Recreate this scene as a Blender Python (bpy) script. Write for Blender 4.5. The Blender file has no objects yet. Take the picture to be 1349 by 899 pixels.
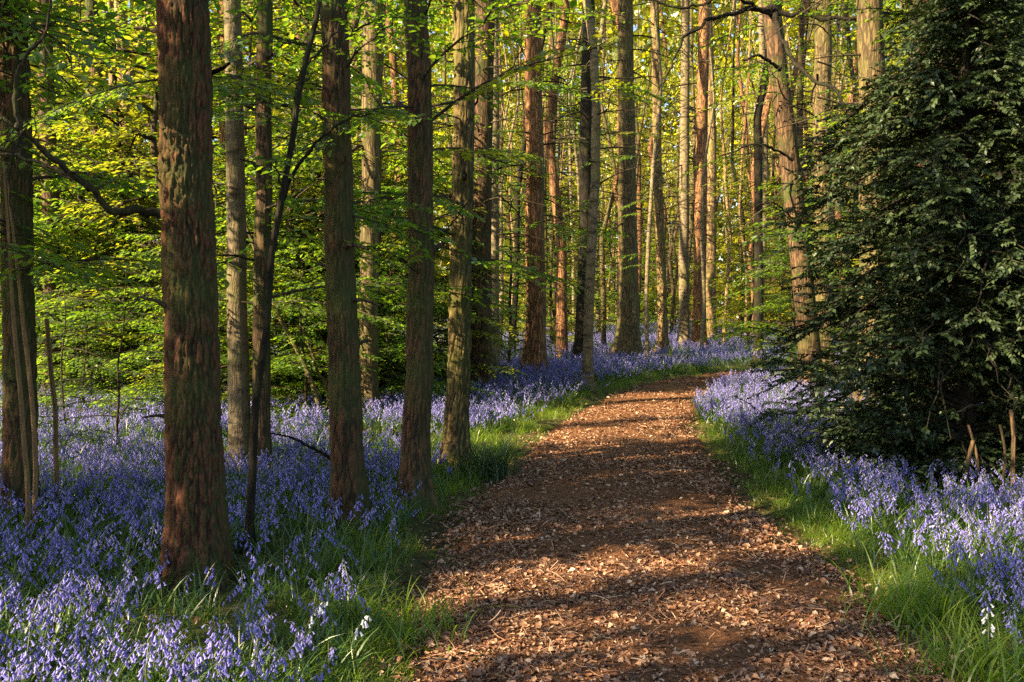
import bpy, math, random
import numpy as np
from mathutils import Vector, Matrix

random.seed(7)
RNG = np.random.default_rng(11)
S = bpy.context.scene
COL = S.collection

# ------------------------------------------------------------------ camera, sky, sun, exposure
EYE = 1.6
FPX = 1312.0                     # focal length in photograph pixels (1349 wide)
PITCH = math.radians(2.16)
cam_d = bpy.data.cameras.new("camera")
cam = bpy.data.objects.new("camera", cam_d)
COL.objects.link(cam)
cam.location = (0, 0, EYE)
cam.rotation_euler = (math.radians(90) - PITCH, 0, 0)
cam_d.sensor_width = 36
cam_d.lens = 36 * FPX / 1349
cam_d.clip_start = 0.05
cam_d.clip_end = 1500
S.camera = cam

SUN_AZ = math.radians(29)        # how far behind the camera's left shoulder the sun stands
SUN_EL = math.radians(31)
world = bpy.data.worlds.new("World")
S.world = world
world.use_nodes = True
wn = world.node_tree.nodes
wl = world.node_tree.links
bg = wn["Background"]
sky = wn.new("ShaderNodeTexSky")
sky.sky_type = 'NISHITA'
sky.sun_disc = False
sky.sun_elevation = SUN_EL
bg.inputs["Strength"].default_value = 0.065
wl.new(sky.outputs["Color"], bg.inputs["Color"])
sun_dir = Vector((-math.cos(SUN_AZ) * math.cos(SUN_EL), -math.sin(SUN_AZ) * math.cos(SUN_EL), math.sin(SUN_EL)))   # towards the sun
sky.sun_rotation = math.atan2(sun_dir.x, sun_dir.y)
sl = bpy.data.lights.new("sun", 'SUN')
sl.energy = 5.0
sl.angle = math.radians(0.5)
sl.color = (1.0, 0.80, 0.50)
so = bpy.data.objects.new("sun", sl)
COL.objects.link(so)
so.rotation_euler = sun_dir.to_track_quat('Z', 'Y').to_euler()
S.view_settings.view_transform = 'Standard'
S.view_settings.look = 'None'
S.view_settings.exposure = 2.25
S.view_settings.gamma = 1.0
S.cycles.use_denoising = False
S.cycles.max_bounces = 6
S.cycles.diffuse_bounces = 4
S.cycles.glossy_bounces = 2
S.cycles.transmission_bounces = 4
S.cycles.caustics_reflective = False
S.cycles.caustics_refractive = False
S.cycles.sample_clamp_indirect = 6

# ------------------------------------------------------------------ picture <-> place
FW = Vector((0, math.cos(PITCH), -math.sin(PITCH)))
UP = Vector((0, math.sin(PITCH), math.cos(PITCH)))


def ray(u, v):
    return FW + Vector((1, 0, 0)) * ((u - 674.5) / FPX) - UP * ((v - 449.5) / FPX)


def at(u, v, y):
    """the point seen at photograph pixel (u, v) that lies y metres ahead"""
    d = ray(u, v)
    return Vector((0, 0, EYE)) + d * (y / d.y)


def ground_at(u, v):
    d = ray(u, v)
    return Vector((0, 0, EYE)) + d * (-EYE / d.z)


# ------------------------------------------------------------------ numpy noise
def _h(ix, iy, iz, k):
    n = (ix.astype(np.int64) * 73856093) ^ (iy.astype(np.int64) * 19349663) ^ (iz.astype(np.int64) * 83492791) ^ (k * 2654435761)
    n = (n ^ (n >> 13)) * 1274126177 & 0xFFFFFFFF
    n = ((n ^ (n >> 16)) * 2246822519) & 0xFFFFFFFF
    return ((n ^ (n >> 15)) & 0xFFFFFF) / float(0xFFFFFF)


def vnoise(p, k=1):
    i = np.floor(p)
    f = p - i
    f = f * f * (3 - 2 * f)
    out = 0
    for a in (0, 1):
        for b in (0, 1):
            for c in (0, 1):
                w = (f[:, 0] if a else 1 - f[:, 0]) * (f[:, 1] if b else 1 - f[:, 1]) * (f[:, 2] if c else 1 - f[:, 2])
                out = out + w * _h(i[:, 0] + a, i[:, 1] + b, i[:, 2] + c, k)
    return out


def fbm(p, k=1, o=4):
    s, a, t = 0, 0.5, 0
    for q in range(o):
        s = s + a * vnoise(p * 2 ** q, k + q)
        t += a
        a *= 0.5
    return s / t


def worley(p, k=1):
    i = np.floor(p)
    f1 = np.full(len(p), 9.0)
    f2 = np.full(len(p), 9.0)
    for a in (-1, 0, 1):
        for b in (-1, 0, 1):
            for c in (-1, 0, 1):
                q = i + (a, b, c)
                o = np.stack([_h(q[:, 0], q[:, 1], q[:, 2], k + s) for s in (0, 5, 9)], 1)
                d = np.linalg.norm(q + o - p, axis=1)
                f2 = np.minimum(f2, np.maximum(f1, d))
                f1 = np.minimum(f1, d)
    return f1, f2


# ------------------------------------------------------------------ mesh helpers
def mesh(name, V, F, mats, attrs=None, matidx=None, smooth=False):
    """V (n,3); F list of equal-length index arrays (each array (m,3) or (m,4))"""
    me = bpy.data.meshes.new(name)
    V = np.asarray(V, dtype=np.float32)
    me.vertices.add(len(V))
    me.vertices.foreach_set("co", V.ravel())
    Fs = [np.asarray(f, dtype=np.int32) for f in F if len(f)]
    if Fs:
        loops = np.concatenate([f.ravel() for f in Fs])
        tot = np.concatenate([np.full(len(f), f.shape[1], np.int32) for f in Fs])
        start = np.concatenate([[0], np.cumsum(tot)[:-1]]).astype(np.int32)
        me.loops.add(len(loops))
        me.loops.foreach_set("vertex_index", loops)
        me.polygons.add(len(tot))
        me.polygons.foreach_set("loop_start", start)
        if matidx is not None:
            me.polygons.foreach_set("material_index", np.asarray(matidx, np.int32))
        if smooth:
            me.polygons.foreach_set("use_smooth", np.ones(len(tot), bool))
    for k, a in (attrs or {}).items():
        at_ = me.attributes.new(k, 'FLOAT', 'POINT')
        at_.data.foreach_set("value", np.asarray(a, np.float32))
    for m in (mats if isinstance(mats, (list, tuple)) else [mats]):
        me.materials.append(m)
    me.update(calc_edges=True)
    return me


def link(name, data, parent=None, loc=None, rot=None, scale=None):
    o = bpy.data.objects.new(name, data)
    COL.objects.link(o)
    if parent is not None:
        o.parent = parent
    if loc is not None:
        o.location = loc
    if rot is not None:
        o.rotation_euler = rot
    if scale is not None:
        o.scale = scale if hasattr(scale, '__len__') else (scale,) * 3
    return o


def tag(o, label=None, cat=None, group=None, kind=None):
    for k, v in (("label", label), ("category", cat), ("group", group), ("kind", kind)):
        if v:
            o[k] = v
    return o


def root(name, loc, label, cat, group=None, rz=0.0, scale=1.0):
    return tag(link(name, None, None, loc, (0, 0, rz), scale), label, cat, group)


def smoothpath(pts, n):
    """Catmull-Rom through pts, n samples evenly in parameter"""
    P = np.asarray([tuple(p) for p in pts], float)
    if len(P) == 2:
        t = np.linspace(0, 1, n)[:, None]
        return P[0] * (1 - t) + P[1] * t
    Q = np.vstack([2 * P[0] - P[1], P, 2 * P[-1] - P[-2]])
    t = np.linspace(0, len(P) - 1 - 1e-9, n)
    i = t.astype(int)
    f = (t - i)[:, None]
    p0, p1, p2, p3 = Q[i], Q[i + 1], Q[i + 2], Q[i + 3]
    return 0.5 * (2 * p1 + (p2 - p0) * f + (2 * p0 - 5 * p1 + 4 * p2 - p3) * f ** 2 + (3 * p1 - p0 - 3 * p2 + p3) * f ** 3)


def tube(P, R, seg=6, cap=True):
    """general tube along P (n,3) with radii R -> V, F(quads)"""
    P = np.asarray(P, float)
    n = len(P)
    R = np.broadcast_to(np.asarray(R, float), (n,))
    T = np.gradient(P, axis=0)
    T /= np.linalg.norm(T, axis=1)[:, None] + 1e-12
    ref = np.array([0.0, 0, 1.0]) if abs(T[:, 2]).mean() < 0.8 else np.array([1.0, 0.15, 0])
    A = np.cross(T, ref)
    A /= np.linalg.norm(A, axis=1)[:, None] + 1e-12
    B = np.cross(T, A)
    th = np.linspace(0, 2 * math.pi, seg, endpoint=False)
    V = P[:, None, :] + R[:, None, None] * (A[:, None, :] * np.cos(th)[None, :, None] + B[:, None, :] * np.sin(th)[None, :, None])
    i = np.arange(n - 1)[:, None] * seg
    j = np.arange(seg)[None, :]
    j2 = (j + 1) % seg
    F = np.stack([i + j, i + j2, i + seg + j2, i + seg + j], -1).reshape(-1, 4)
    return V.reshape(-1, 3), F


class Bag:
    """collects pieces of one mesh"""
    def __init__(s):
        s.V, s.F3, s.F4, s.n, s.m3, s.m4, s.r = [], [], [], 0, [], [], []

    def add(s, V, F, mi=0, rnd=None):
        V = np.asarray(V, float)
        F = np.asarray(F, int)
        if not len(F):
            return
        s.V.append(V)
        if F.shape[1] == 3:
            s.F3.append(F + s.n); s.m3 += [mi] * len(F)
        else:
            s.F4.append(F + s.n); s.m4 += [mi] * len(F)
        s.r.append(np.full(len(V), 0.5) if rnd is None else np.broadcast_to(rnd, (len(V),)))
        s.n += len(V)

    def build(s, name, mats, smooth=False):
        F = []
        if s.F3: F.append(np.concatenate(s.F3))
        if s.F4: F.append(np.concatenate(s.F4))
        return mesh(name, np.concatenate(s.V), F, mats, {"rnd": np.concatenate(s.r)}, s.m3 + s.m4, smooth)


def unit(a):
    return a / (np.linalg.norm(a, axis=-1, keepdims=True) + 1e-12)


def leaf_shapes(C, D, N, L, W, rng, hi=False):
    """C base points, D directions, N normals -> V, F(quads), rnd per vertex. A folded blade: 4 or 6 outline points"""
    D = unit(D)
    N = unit(N - D * (N * D).sum(1, keepdims=True))
    X = np.cross(D, N)
    n = len(C)
    L = np.broadcast_to(L, (n,))[:, None]
    W = np.broadcast_to(W, (n,))[:, None]
    r = rng.random(n)
    if not hi:
        V = np.stack([C, C + D * L * .45 + X * W * .5 + N * W * .12, C + D * L - N * L * .08, C + D * L * .45 - X * W * .5 + N * W * .12], 1)
        b = np.arange(n)[:, None] * 4
        F = np.concatenate([b + [0, 1, 2], b + [0, 2, 3]], 0)
        return V.reshape(-1, 3), F, np.repeat(r, 4)
    V = np.stack([C, C + D * L * .28 + X * W * .42 + N * W * .13, C + D * L * .66 + X * W * .36 + N * W * .08, C + D * L - N * L * .14,
                  C + D * L * .66 - X * W * .36 + N * W * .08, C + D * L * .28 - X * W * .42 + N * W * .13], 1)
    b = np.arange(n)[:, None] * 6
    F = np.concatenate([b + [0, 1, 2, 3], b + [0, 3, 4, 5]], 0)
    return V.reshape(-1, 3), F, np.repeat(r, 6)


# ------------------------------------------------------------------ materials
def new_mat(name):
    m = bpy.data.materials.new(name)
    m.use_nodes = True
    nt = m.node_tree
    nt.nodes.clear()
    out = nt.nodes.new("ShaderNodeOutputMaterial")
    return m, nt, out


def nd(nt, t, **kw):
    n = nt.nodes.new(t)
    for k, v in kw.items():
        if k in n.inputs:
            n.inputs[k].default_value = v
        else:
            setattr(n, k, v)
    return n


def ramp(nt, src, stops):
    r = nt.nodes.new("ShaderNodeValToRGB")
    e = r.color_ramp.elements
    while len(e) < len(stops):
        e.new(0.5)
    for q, (p, c) in zip(e, stops):
        q.position = p
        q.color = tuple(c) + (1,) if len(c) == 3 else c
    nt.links.new(src, r.inputs[0])
    return r.outputs[0]


def mixc(nt, fac, a, b):
    m = nt.nodes.new("ShaderNodeMix")
    m.data_type = 'RGBA'
    for i, v in ((0, fac), (6, a), (7, b)):
        if hasattr(v, 'is_linked'):
            nt.links.new(v, m.inputs[i])
        else:
            m.inputs[i].default_value = v if i == 0 else tuple(v) + (1,)
    return m.outputs[2]


def leaf_mat(name, stops, tstops, trans=0.5, gloss=0.06, rough=0.4, use_obj=False):
    """thin leaf: diffuse + light passing through + a little gloss; tone varies from leaf to leaf (attribute rnd) and plant to plant"""
    m, nt, out = new_mat(name)
    if use_obj:
        src = nd(nt, "ShaderNodeObjectInfo").outputs["Random"]
    else:
        a = nd(nt, "ShaderNodeAttribute", attribute_name="rnd").outputs["Fac"]
        o = nd(nt, "ShaderNodeObjectInfo").outputs["Random"]
        q = nd(nt, "ShaderNodeMath", operation='MULTIPLY'); nt.links.new(o, q.inputs[0]); q.inputs[1].default_value = 0.35
        w = nd(nt, "ShaderNodeMath", operation='MULTIPLY_ADD'); nt.links.new(a, w.inputs[0]); w.inputs[1].default_value = 0.65; nt.links.new(q.outputs[0], w.inputs[2])
        src = w.outputs[0]
    c1 = ramp(nt, src, stops)
    c2 = ramp(nt, src, tstops)
    d = nd(nt, "ShaderNodeBsdfDiffuse"); nt.links.new(c1, d.inputs["Color"])
    t = nd(nt, "ShaderNodeBsdfTranslucent"); nt.links.new(c2, t.inputs["Color"])
    g = nd(nt, "ShaderNodeBsdfGlossy"); g.inputs["Roughness"].default_value = rough
    mx = nd(nt, "ShaderNodeMixShader"); mx.inputs[0].default_value = trans
    nt.links.new(d.outputs[0], mx.inputs[1]); nt.links.new(t.outputs[0], mx.inputs[2])
    m2 = nd(nt, "ShaderNodeMixShader"); m2.inputs[0].default_value = gloss
    nt.links.new(mx.outputs[0], m2.inputs[1]); nt.links.new(g.outputs[0], m2.inputs[2])
    nt.links.new(m2.outputs[0], out.inputs[0])
    return m


def bark_mat(name, plate, plate2, crev, moss, moss_amt=0.3, sc=(26, 26, 4), attr=False, birch=False, bump=0.5):
    m, nt, out = new_mat(name)
    L = nt.links
    tc = nd(nt, "ShaderNodeTexCoord").outputs["Object"]
    mp = nd(nt, "ShaderNodeMapping"); L.new(tc, mp.inputs[0]); mp.inputs["Scale"].default_value = sc
    nz = nd(nt, "ShaderNodeTexNoise", Scale=1.0, Detail=5.0); L.new(mp.outputs[0], nz.inputs["Vector"])
    if attr:
        cr = nd(nt, "ShaderNodeAttribute", attribute_name="bark").outputs["Fac"]
        cr = ramp(nt, cr, [(0.05, (0, 0, 0)), (0.5, (1, 1, 1))])
    else:
        rg = nd(nt, "ShaderNodeTexNoise", Scale=0.8, Detail=4.0, Roughness=0.6); L.new(mp.outputs[0], rg.inputs["Vector"])
        cr = ramp(nt, rg.outputs["Fac"], [(0.40, (1, 1, 1)), (0.47, (0.1, 0.1, 0.1)), (0.5, (0, 0, 0)), (0.53, (0.1, 0.1, 0.1)), (0.60, (1, 1, 1))])
    big = nd(nt, "ShaderNodeTexNoise", Scale=2.2, Detail=4.0); L.new(tc, big.inputs["Vector"])
    fine = nd(nt, "ShaderNodeTexNoise", Scale=60.0, Detail=6.0); L.new(tc, fine.inputs["Vector"])
    pl = mixc(nt, ramp(nt, nz.outputs["Fac"], [(0.35, (0, 0, 0)), (0.65, (1, 1, 1))]), plate, plate2)
    pl = mixc(nt, ramp(nt, fine.outputs["Fac"], [(0.35, (0, 0, 0)), (0.7, (0.5, 0.5, 0.5))]), pl, tuple(x * .45 for x in plate))
    if birch:
        mb = nd(nt, "ShaderNodeMapping"); L.new(tc, mb.inputs[0]); mb.inputs["Scale"].default_value = (7, 7, 16)
        nb = nd(nt, "ShaderNodeTexNoise", Scale=1.0, Detail=5.0); L.new(mb.outputs[0], nb.inputs["Vector"])
        c = mixc(nt, ramp(nt, nb.outputs["Fac"], [(0.46, (0, 0, 0)), (0.68, (1, 1, 1))]), pl, crev)
    else:
        c = mixc(nt, cr, crev, pl)
    ob = nd(nt, "ShaderNodeObjectInfo").outputs["Random"]
    hv = nd(nt, "ShaderNodeHueSaturation"); L.new(c, hv.inputs["Color"])
    mr = nd(nt, "ShaderNodeMapRange"); L.new(ob, mr.inputs[0]); mr.inputs[3].default_value = 0.75; mr.inputs[4].default_value = 1.3
    L.new(mr.outputs[0], hv.inputs["Value"])
    ms = ramp(nt, big.outputs["Fac"], [(0.62 - 0.4 * moss_amt, (0, 0, 0)), (0.85 - 0.4 * moss_amt, (0.85, 0.85, 0.85))])
    c = mixc(nt, ms, hv.outputs[0], moss)
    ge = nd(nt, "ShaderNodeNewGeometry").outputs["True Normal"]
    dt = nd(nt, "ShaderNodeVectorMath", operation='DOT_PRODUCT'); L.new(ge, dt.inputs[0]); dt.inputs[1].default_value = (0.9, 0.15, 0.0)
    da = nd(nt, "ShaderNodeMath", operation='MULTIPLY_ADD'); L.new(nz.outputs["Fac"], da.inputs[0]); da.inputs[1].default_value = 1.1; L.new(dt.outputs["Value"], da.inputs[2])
    algae_shade = ramp(nt, da.outputs[0], [(0.86, (0, 0, 0)), (1.15, (.8, .8, .8) if attr else (.4, .4, .4))])
    c = mixc(nt, algae_shade, c, (0.04, 0.05, 0.014) if attr else tuple(x * .8 for x in moss))  # algae green that also paints the side turned from the sun darker
    b = nd(nt, "ShaderNodeBsdfPrincipled", Roughness=0.9)
    b.inputs["Specular IOR Level"].default_value = 0.15
    L.new(c, b.inputs["Base Color"])
    hm = nd(nt, "ShaderNodeMath", operation='MULTIPLY_ADD'); L.new(fine.outputs["Fac"], hm.inputs[0]); hm.inputs[1].default_value = 0.35
    if attr:
        hm.inputs[1].default_value = .6; hm.inputs[2].default_value = 0
    else:
        L.new(cr, hm.inputs[2])
    bp = nd(nt, "ShaderNodeBump", Strength=bump, Distance=0.02); L.new(hm.outputs[0], bp.inputs["Height"])
    L.new(bp.outputs[0], b.inputs["Normal"])
    L.new(b.outputs[0], out.inputs[0])
    return m


ALGAE = (0.055, 0.075, 0.018)
M = {}
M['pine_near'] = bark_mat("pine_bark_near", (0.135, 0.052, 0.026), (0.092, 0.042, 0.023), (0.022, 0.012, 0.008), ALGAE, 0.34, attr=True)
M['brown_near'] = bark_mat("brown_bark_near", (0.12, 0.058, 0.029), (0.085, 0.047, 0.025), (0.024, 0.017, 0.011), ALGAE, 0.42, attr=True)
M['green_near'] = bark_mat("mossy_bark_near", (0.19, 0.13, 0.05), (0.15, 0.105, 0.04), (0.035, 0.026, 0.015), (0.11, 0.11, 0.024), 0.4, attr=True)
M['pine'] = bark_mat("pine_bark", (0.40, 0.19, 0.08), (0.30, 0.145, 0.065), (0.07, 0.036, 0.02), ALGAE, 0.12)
M['brown'] = bark_mat("brown_bark", (0.16, 0.09, 0.046), (0.11, 0.068, 0.036), (0.03, 0.02, 0.013), ALGAE, 0.35)
M['mossy'] = bark_mat("mossy_bark", (0.20, 0.145, 0.065), (0.15, 0.115, 0.05), (0.05, 0.035, 0.02), (0.11, 0.11, 0.028), 0.35)
M['pale'] = bark_mat("pale_bark", (0.44, 0.29, 0.13), (0.33, 0.21, 0.095), (0.09, 0.06, 0.03), (0.2, 0.18, 0.05), 0.3, (18, 18, 4))
M['birch'] = bark_mat("birch_bark", (0.29, 0.225, 0.13), (0.20, 0.15, 0.09), (0.06, 0.045, 0.03), (0.17, 0.16, 0.06), 0.3, birch=True)
M['dark'] = bark_mat("dark_bark", (0.030, 0.024, 0.015), (0.022, 0.019, 0.012), (0.01, 0.008, 0.006), (0.028, 0.034, 0.01), 0.3)
M['twig'] = bark_mat("twig_bark", (0.08, 0.06, 0.035), (0.06, 0.05, 0.03), (0.03, 0.02, 0.015), (0.06, 0.07, 0.02), 0.3)
M['dry'] = bark_mat("dry_stem", (0.30, 0.18, 0.08), (0.22, 0.12, 0.05), (0.14, 0.08, 0.04), (0.3, 0.24, 0.08), 0.2)

M['leaf'] = leaf_mat("beech_leaf", [(0, (0.035, 0.085, 0.010)), (0.5, (0.065, 0.135, 0.014)), (1, (0.12, 0.18, 0.02))],
                     [(0, (0.13, 0.30, 0.012)), (0.5, (0.25, 0.43, 0.014)), (1, (0.42, 0.53, 0.018))], 0.55)
M['leaf_yellow'] = leaf_mat("spring_leaf", [(0, (0.07, 0.12, 0.012)), (0.5, (0.11, 0.16, 0.015)), (1, (0.18, 0.2, 0.02))],
                            [(0, (0.32, 0.42, 0.012)), (0.5, (0.46, 0.49, 0.015)), (1, (0.62, 0.55, 0.03))], 0.5)
M['leaf_sunglow'] = leaf_mat("sunglow_leaf", [(0, (0.13, 0.16, 0.014)), (0.5, (0.21, 0.21, 0.018)), (1, (0.28, 0.24, 0.024))],
                          [(0, (0.46, 0.52, 0.012)), (0.5, (0.62, 0.60, 0.015)), (1, (0.78, 0.66, 0.03))], 0.6)  # far leaves coloured brighter and more golden to imitate a sunlit glow
M['leaf_dark'] = leaf_mat("dull_leaf", [(0, (0.022, 0.05, 0.012)), (0.5, (0.04, 0.075, 0.018)), (1, (0.07, 0.10, 0.03))],
                          [(0, (0.03, 0.08, 0.01)), (0.5, (0.06, 0.13, 0.012)), (1, (0.11, 0.18, 0.02))], 0.3, 0.06)
M['holly'] = leaf_mat("holly_leaf", [(0, (0.014, 0.026, 0.008)), (0.5, (0.026, 0.045, 0.014)), (1, (0.062, 0.09, 0.034))],
                      [(0, (0.015, 0.03, 0.004)), (1, (0.05, 0.085, 0.01))], 0.18, 0.04, 0.45)
M['grass'] = leaf_mat("grass_blade", [(0, (0.065, 0.125, 0.012)), (0.5, (0.13, 0.20, 0.016)), (0.84, (0.20, 0.25, 0.025)), (0.92, (0.32, 0.26, 0.11))],
                      [(0, (0.18, 0.36, 0.012)), (0.5, (0.36, 0.54, 0.02)), (1, (0.52, 0.6, 0.03))], 0.5, 0.04)
M['blue_leaf'] = leaf_mat("bluebell_leaf", [(0, (0.035, 0.085, 0.014)), (0.6, (0.06, 0.125, 0.018)), (1, (0.10, 0.16, 0.025))],
                          [(0, (0.07, 0.17, 0.012)), (1, (0.2, 0.34, 0.03))], 0.4, 0.06)
M['stem'] = leaf_mat("bluebell_stem", [(0, (0.06, 0.10, 0.03)), (1, (0.10, 0.12, 0.06))], [(0, (0.10, 0.18, 0.03)), (1, (0.16, 0.2, 0.08))], 0.3, 0.05)
M['bell'] = leaf_mat("bluebell_petal", [(0, (0.16, 0.132, 0.50)), (0.5, (0.25, 0.22, 0.61)), (1, (0.40, 0.37, 0.73))],
                     [(0, (0.17, 0.14, 0.55)), (0.5, (0.27, 0.235, 0.67)), (1, (0.41, 0.38, 0.79))], 0.42, 0.03)
M['white_bell'] = leaf_mat("white_petal", [(0, (0.6, 0.6, 0.72)), (1, (0.8, 0.8, 0.85))], [(0, (0.6, 0.6, 0.75)), (1, (0.8, 0.8, 0.85))], 0.4, 0.03)
M['litter'] = leaf_mat("dead_leaf", [(0, (0.06, 0.028, 0.016)), (0.3, (0.17, 0.070, 0.032)), (0.6, (0.30, 0.145, 0.074)), (0.87, (0.42, 0.245, 0.14)), (1, (0.54, 0.39, 0.26))],
                       [(0, (0.06, 0.03, 0.01)), (1, (0.3, 0.15, 0.05))], 0.12, 0.05, 0.5, use_obj=True)
M['bracken'] = leaf_mat("dead_bracken", [(0, (0.16, 0.07, 0.03)), (1, (0.36, 0.18, 0.08))], [(0, (0.2, 0.09, 0.03)), (1, (0.4, 0.2, 0.08))], 0.3)


def ground_mat(name, stops, sc, bump):
    m, nt, out = new_mat(name)
    L = nt.links
    tc = nd(nt, "ShaderNodeTexCoord").outputs["Object"]
    a = nd(nt, "ShaderNodeTexNoise", Scale=sc, Detail=8.0, Roughness=0.7); L.new(tc, a.inputs["Vector"])
    b_ = nd(nt, "ShaderNodeTexNoise", Scale=0.8, Detail=4.0); L.new(tc, b_.inputs["Vector"])
    f = nd(nt, "ShaderNodeMath", operation='MULTIPLY_ADD'); L.new(b_.outputs["Fac"], f.inputs[0]); f.inputs[1].default_value = 0.5
    L.new(a.outputs["Fac"], f.inputs[2])
    s = nd(nt, "ShaderNodeMath", operation='SUBTRACT'); L.new(f.outputs[0], s.inputs[0]); s.inputs[1].default_value = 0.25
    c = ramp(nt, s.outputs[0], stops)
    b = nd(nt, "ShaderNodeBsdfPrincipled", Roughness=0.95)
    b.inputs["Specular IOR Level"].default_value = 0.1
    L.new(c, b.inputs["Base Color"])
    bp = nd(nt, "ShaderNodeBump", Strength=bump, Distance=0.03); L.new(a.outputs["Fac"], bp.inputs["Height"])
    L.new(bp.outputs[0], b.inputs["Normal"])
    L.new(b.outputs[0], out.inputs[0])
    return m


M['soil'] = ground_mat("woodland_soil", [(0.3, (0.03, 0.03, 0.012)), (0.5, (0.06, 0.06, 0.02)), (0.7, (0.11, 0.085, 0.04))], 14, 0.7)
M['path'] = ground_mat("leaf_strewn_path", [(0.28, (0.05, 0.027, 0.015)), (0.45, (0.14, 0.064, 0.03)), (0.6, (0.24, 0.115, 0.054)), (0.78, (0.37, 0.21, 0.11))], 45, 1.0)

# ------------------------------------------------------------------ the path's line, ground heights
PATH = np.array([  # x, y, half width
    (0.9, -14, 1.2), (0.75, -4, 1.15), (0.70, 2.0, 1.1), (0.72, 4.2, 1.1), (0.72, 5.7, 1.19), (0.70, 7.0, 1.14), (0.88, 8.5, 1.0), (1.08, 10.2, 0.92), (1.36, 12.2, 0.85),
    (1.95, 15.0, 0.76), (2.85, 18.0, 0.74), (4.1, 20.5, 0.78), (5.9, 22.6, 0.8), (9.0, 24.2, 0.85), (14.0, 25.6, 0.9), (26.0, 29.0, 1.0)])
CL = smoothpath(PATH, 240)


def path_sd(x, y):
    """signed distance to the path's edge (negative on the path)"""
    x = np.asarray(x, float).ravel(); y = np.asarray(y, float).ravel()
    best = np.full(len(x), 1e9)
    for k in range(0, len(x), 20000):
        a = slice(k, k + 20000)
        d = np.hypot(x[a, None] - CL[None, :, 0], y[a, None] - CL[None, :, 1]) - CL[None, :, 2]
        best[a] = d.min(1)
    return best


def ground_z(x, y):
    x = np.asarray(x, float).ravel(); y = np.asarray(y, float).ravel()
    s = path_sd(x, y)
    k = np.clip(s / 1.2, 0, 1); k = k * k * (3 - 2 * k)
    p = np.stack([x * .35, y * .35, np.zeros_like(x)], 1)
    return k * (0.05 + 0.16 * (fbm(p, 3, 3) - 0.5)) - 0.03 * np.clip(1 - s / 0.3, 0, 1) * (s < .3)


def gz(x, y):
    return float(ground_z([x], [y])[0])


def sgrid(lo, hi, n, k):
    t = np.linspace(-1, 1, n)
    t = np.sign(t) * np.abs(t) ** k
    return np.where(t < 0, -t * lo, t * hi)


gx = np.unique(np.concatenate([np.arange(-12, 12.01, .2), sgrid(-260, 260, 90, 2.2)]))
gy = np.unique(np.concatenate([np.arange(-2, 30.01, .2), np.linspace(-40, 300, 110)]))
GX, GY = np.meshgrid(gx, gy)
nx, ny = len(gx), len(gy)
ii = (np.arange(ny - 1)[:, None] * nx + np.arange(nx - 1)[None, :]).ravel()
me = mesh("ground", np.stack([GX.ravel(), GY.ravel(), ground_z(GX, GY)], 1), [np.stack([ii, ii + 1, ii + nx + 1, ii + nx], 1)], M['soil'], smooth=True)
tag(link("ground", me), "woodland floor of dark soil under the bluebells", None, None, "structure")

# path: a sheet just above the ground with ragged edges and a faint crown
cl = smoothpath(PATH, 420)
T = unit(np.gradient(cl[:, :2], axis=0))
NR = np.stack([T[:, 1], -T[:, 0]], 1)
w = np.linspace(-1, 1, 25)
jl = (fbm(np.stack([cl[:, 1] * 1.6, cl[:, 0] * 1.6, np.zeros(420)], 1), 21, 4) - .5) * .5
jr = (fbm(np.stack([cl[:, 1] * 1.6, cl[:, 0] * 1.6, np.ones(420) * 9], 1), 31, 4) - .5) * .5
hw = cl[:, 2:3] + np.where(w[None, :] < 0, jl[:, None], jr[:, None])
PX = cl[:, 0:1] + NR[:, 0:1] * w[None, :] * hw
PY = cl[:, 1:2] + NR[:, 1:2] * w[None, :] * hw
pz = fbm(np.stack([PX.ravel() * 2, PY.ravel() * 2, np.zeros(PX.size)], 1), 5, 4).reshape(PX.shape)
PZ = 0.014 + 0.03 * (pz - .3) + 0.015 * (1 - w[None, :] ** 2)
PZ = np.where(np.abs(w[None, :]) > .97, -0.03, PZ)
m_, n_ = PX.shape
ii = (np.arange(m_ - 1)[:, None] * n_ + np.arange(n_ - 1)[None, :]).ravel()
me = mesh("path", np.stack([PX.ravel(), PY.ravel(), PZ.ravel()], 1), [np.stack([ii, ii + 1, ii + n_ + 1, ii + n_], 1)], M['path'], smooth=True)
path_o = tag(link("path", me), "footpath strewn with brown leaves bending away through the wood", None, None, "structure")


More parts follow.
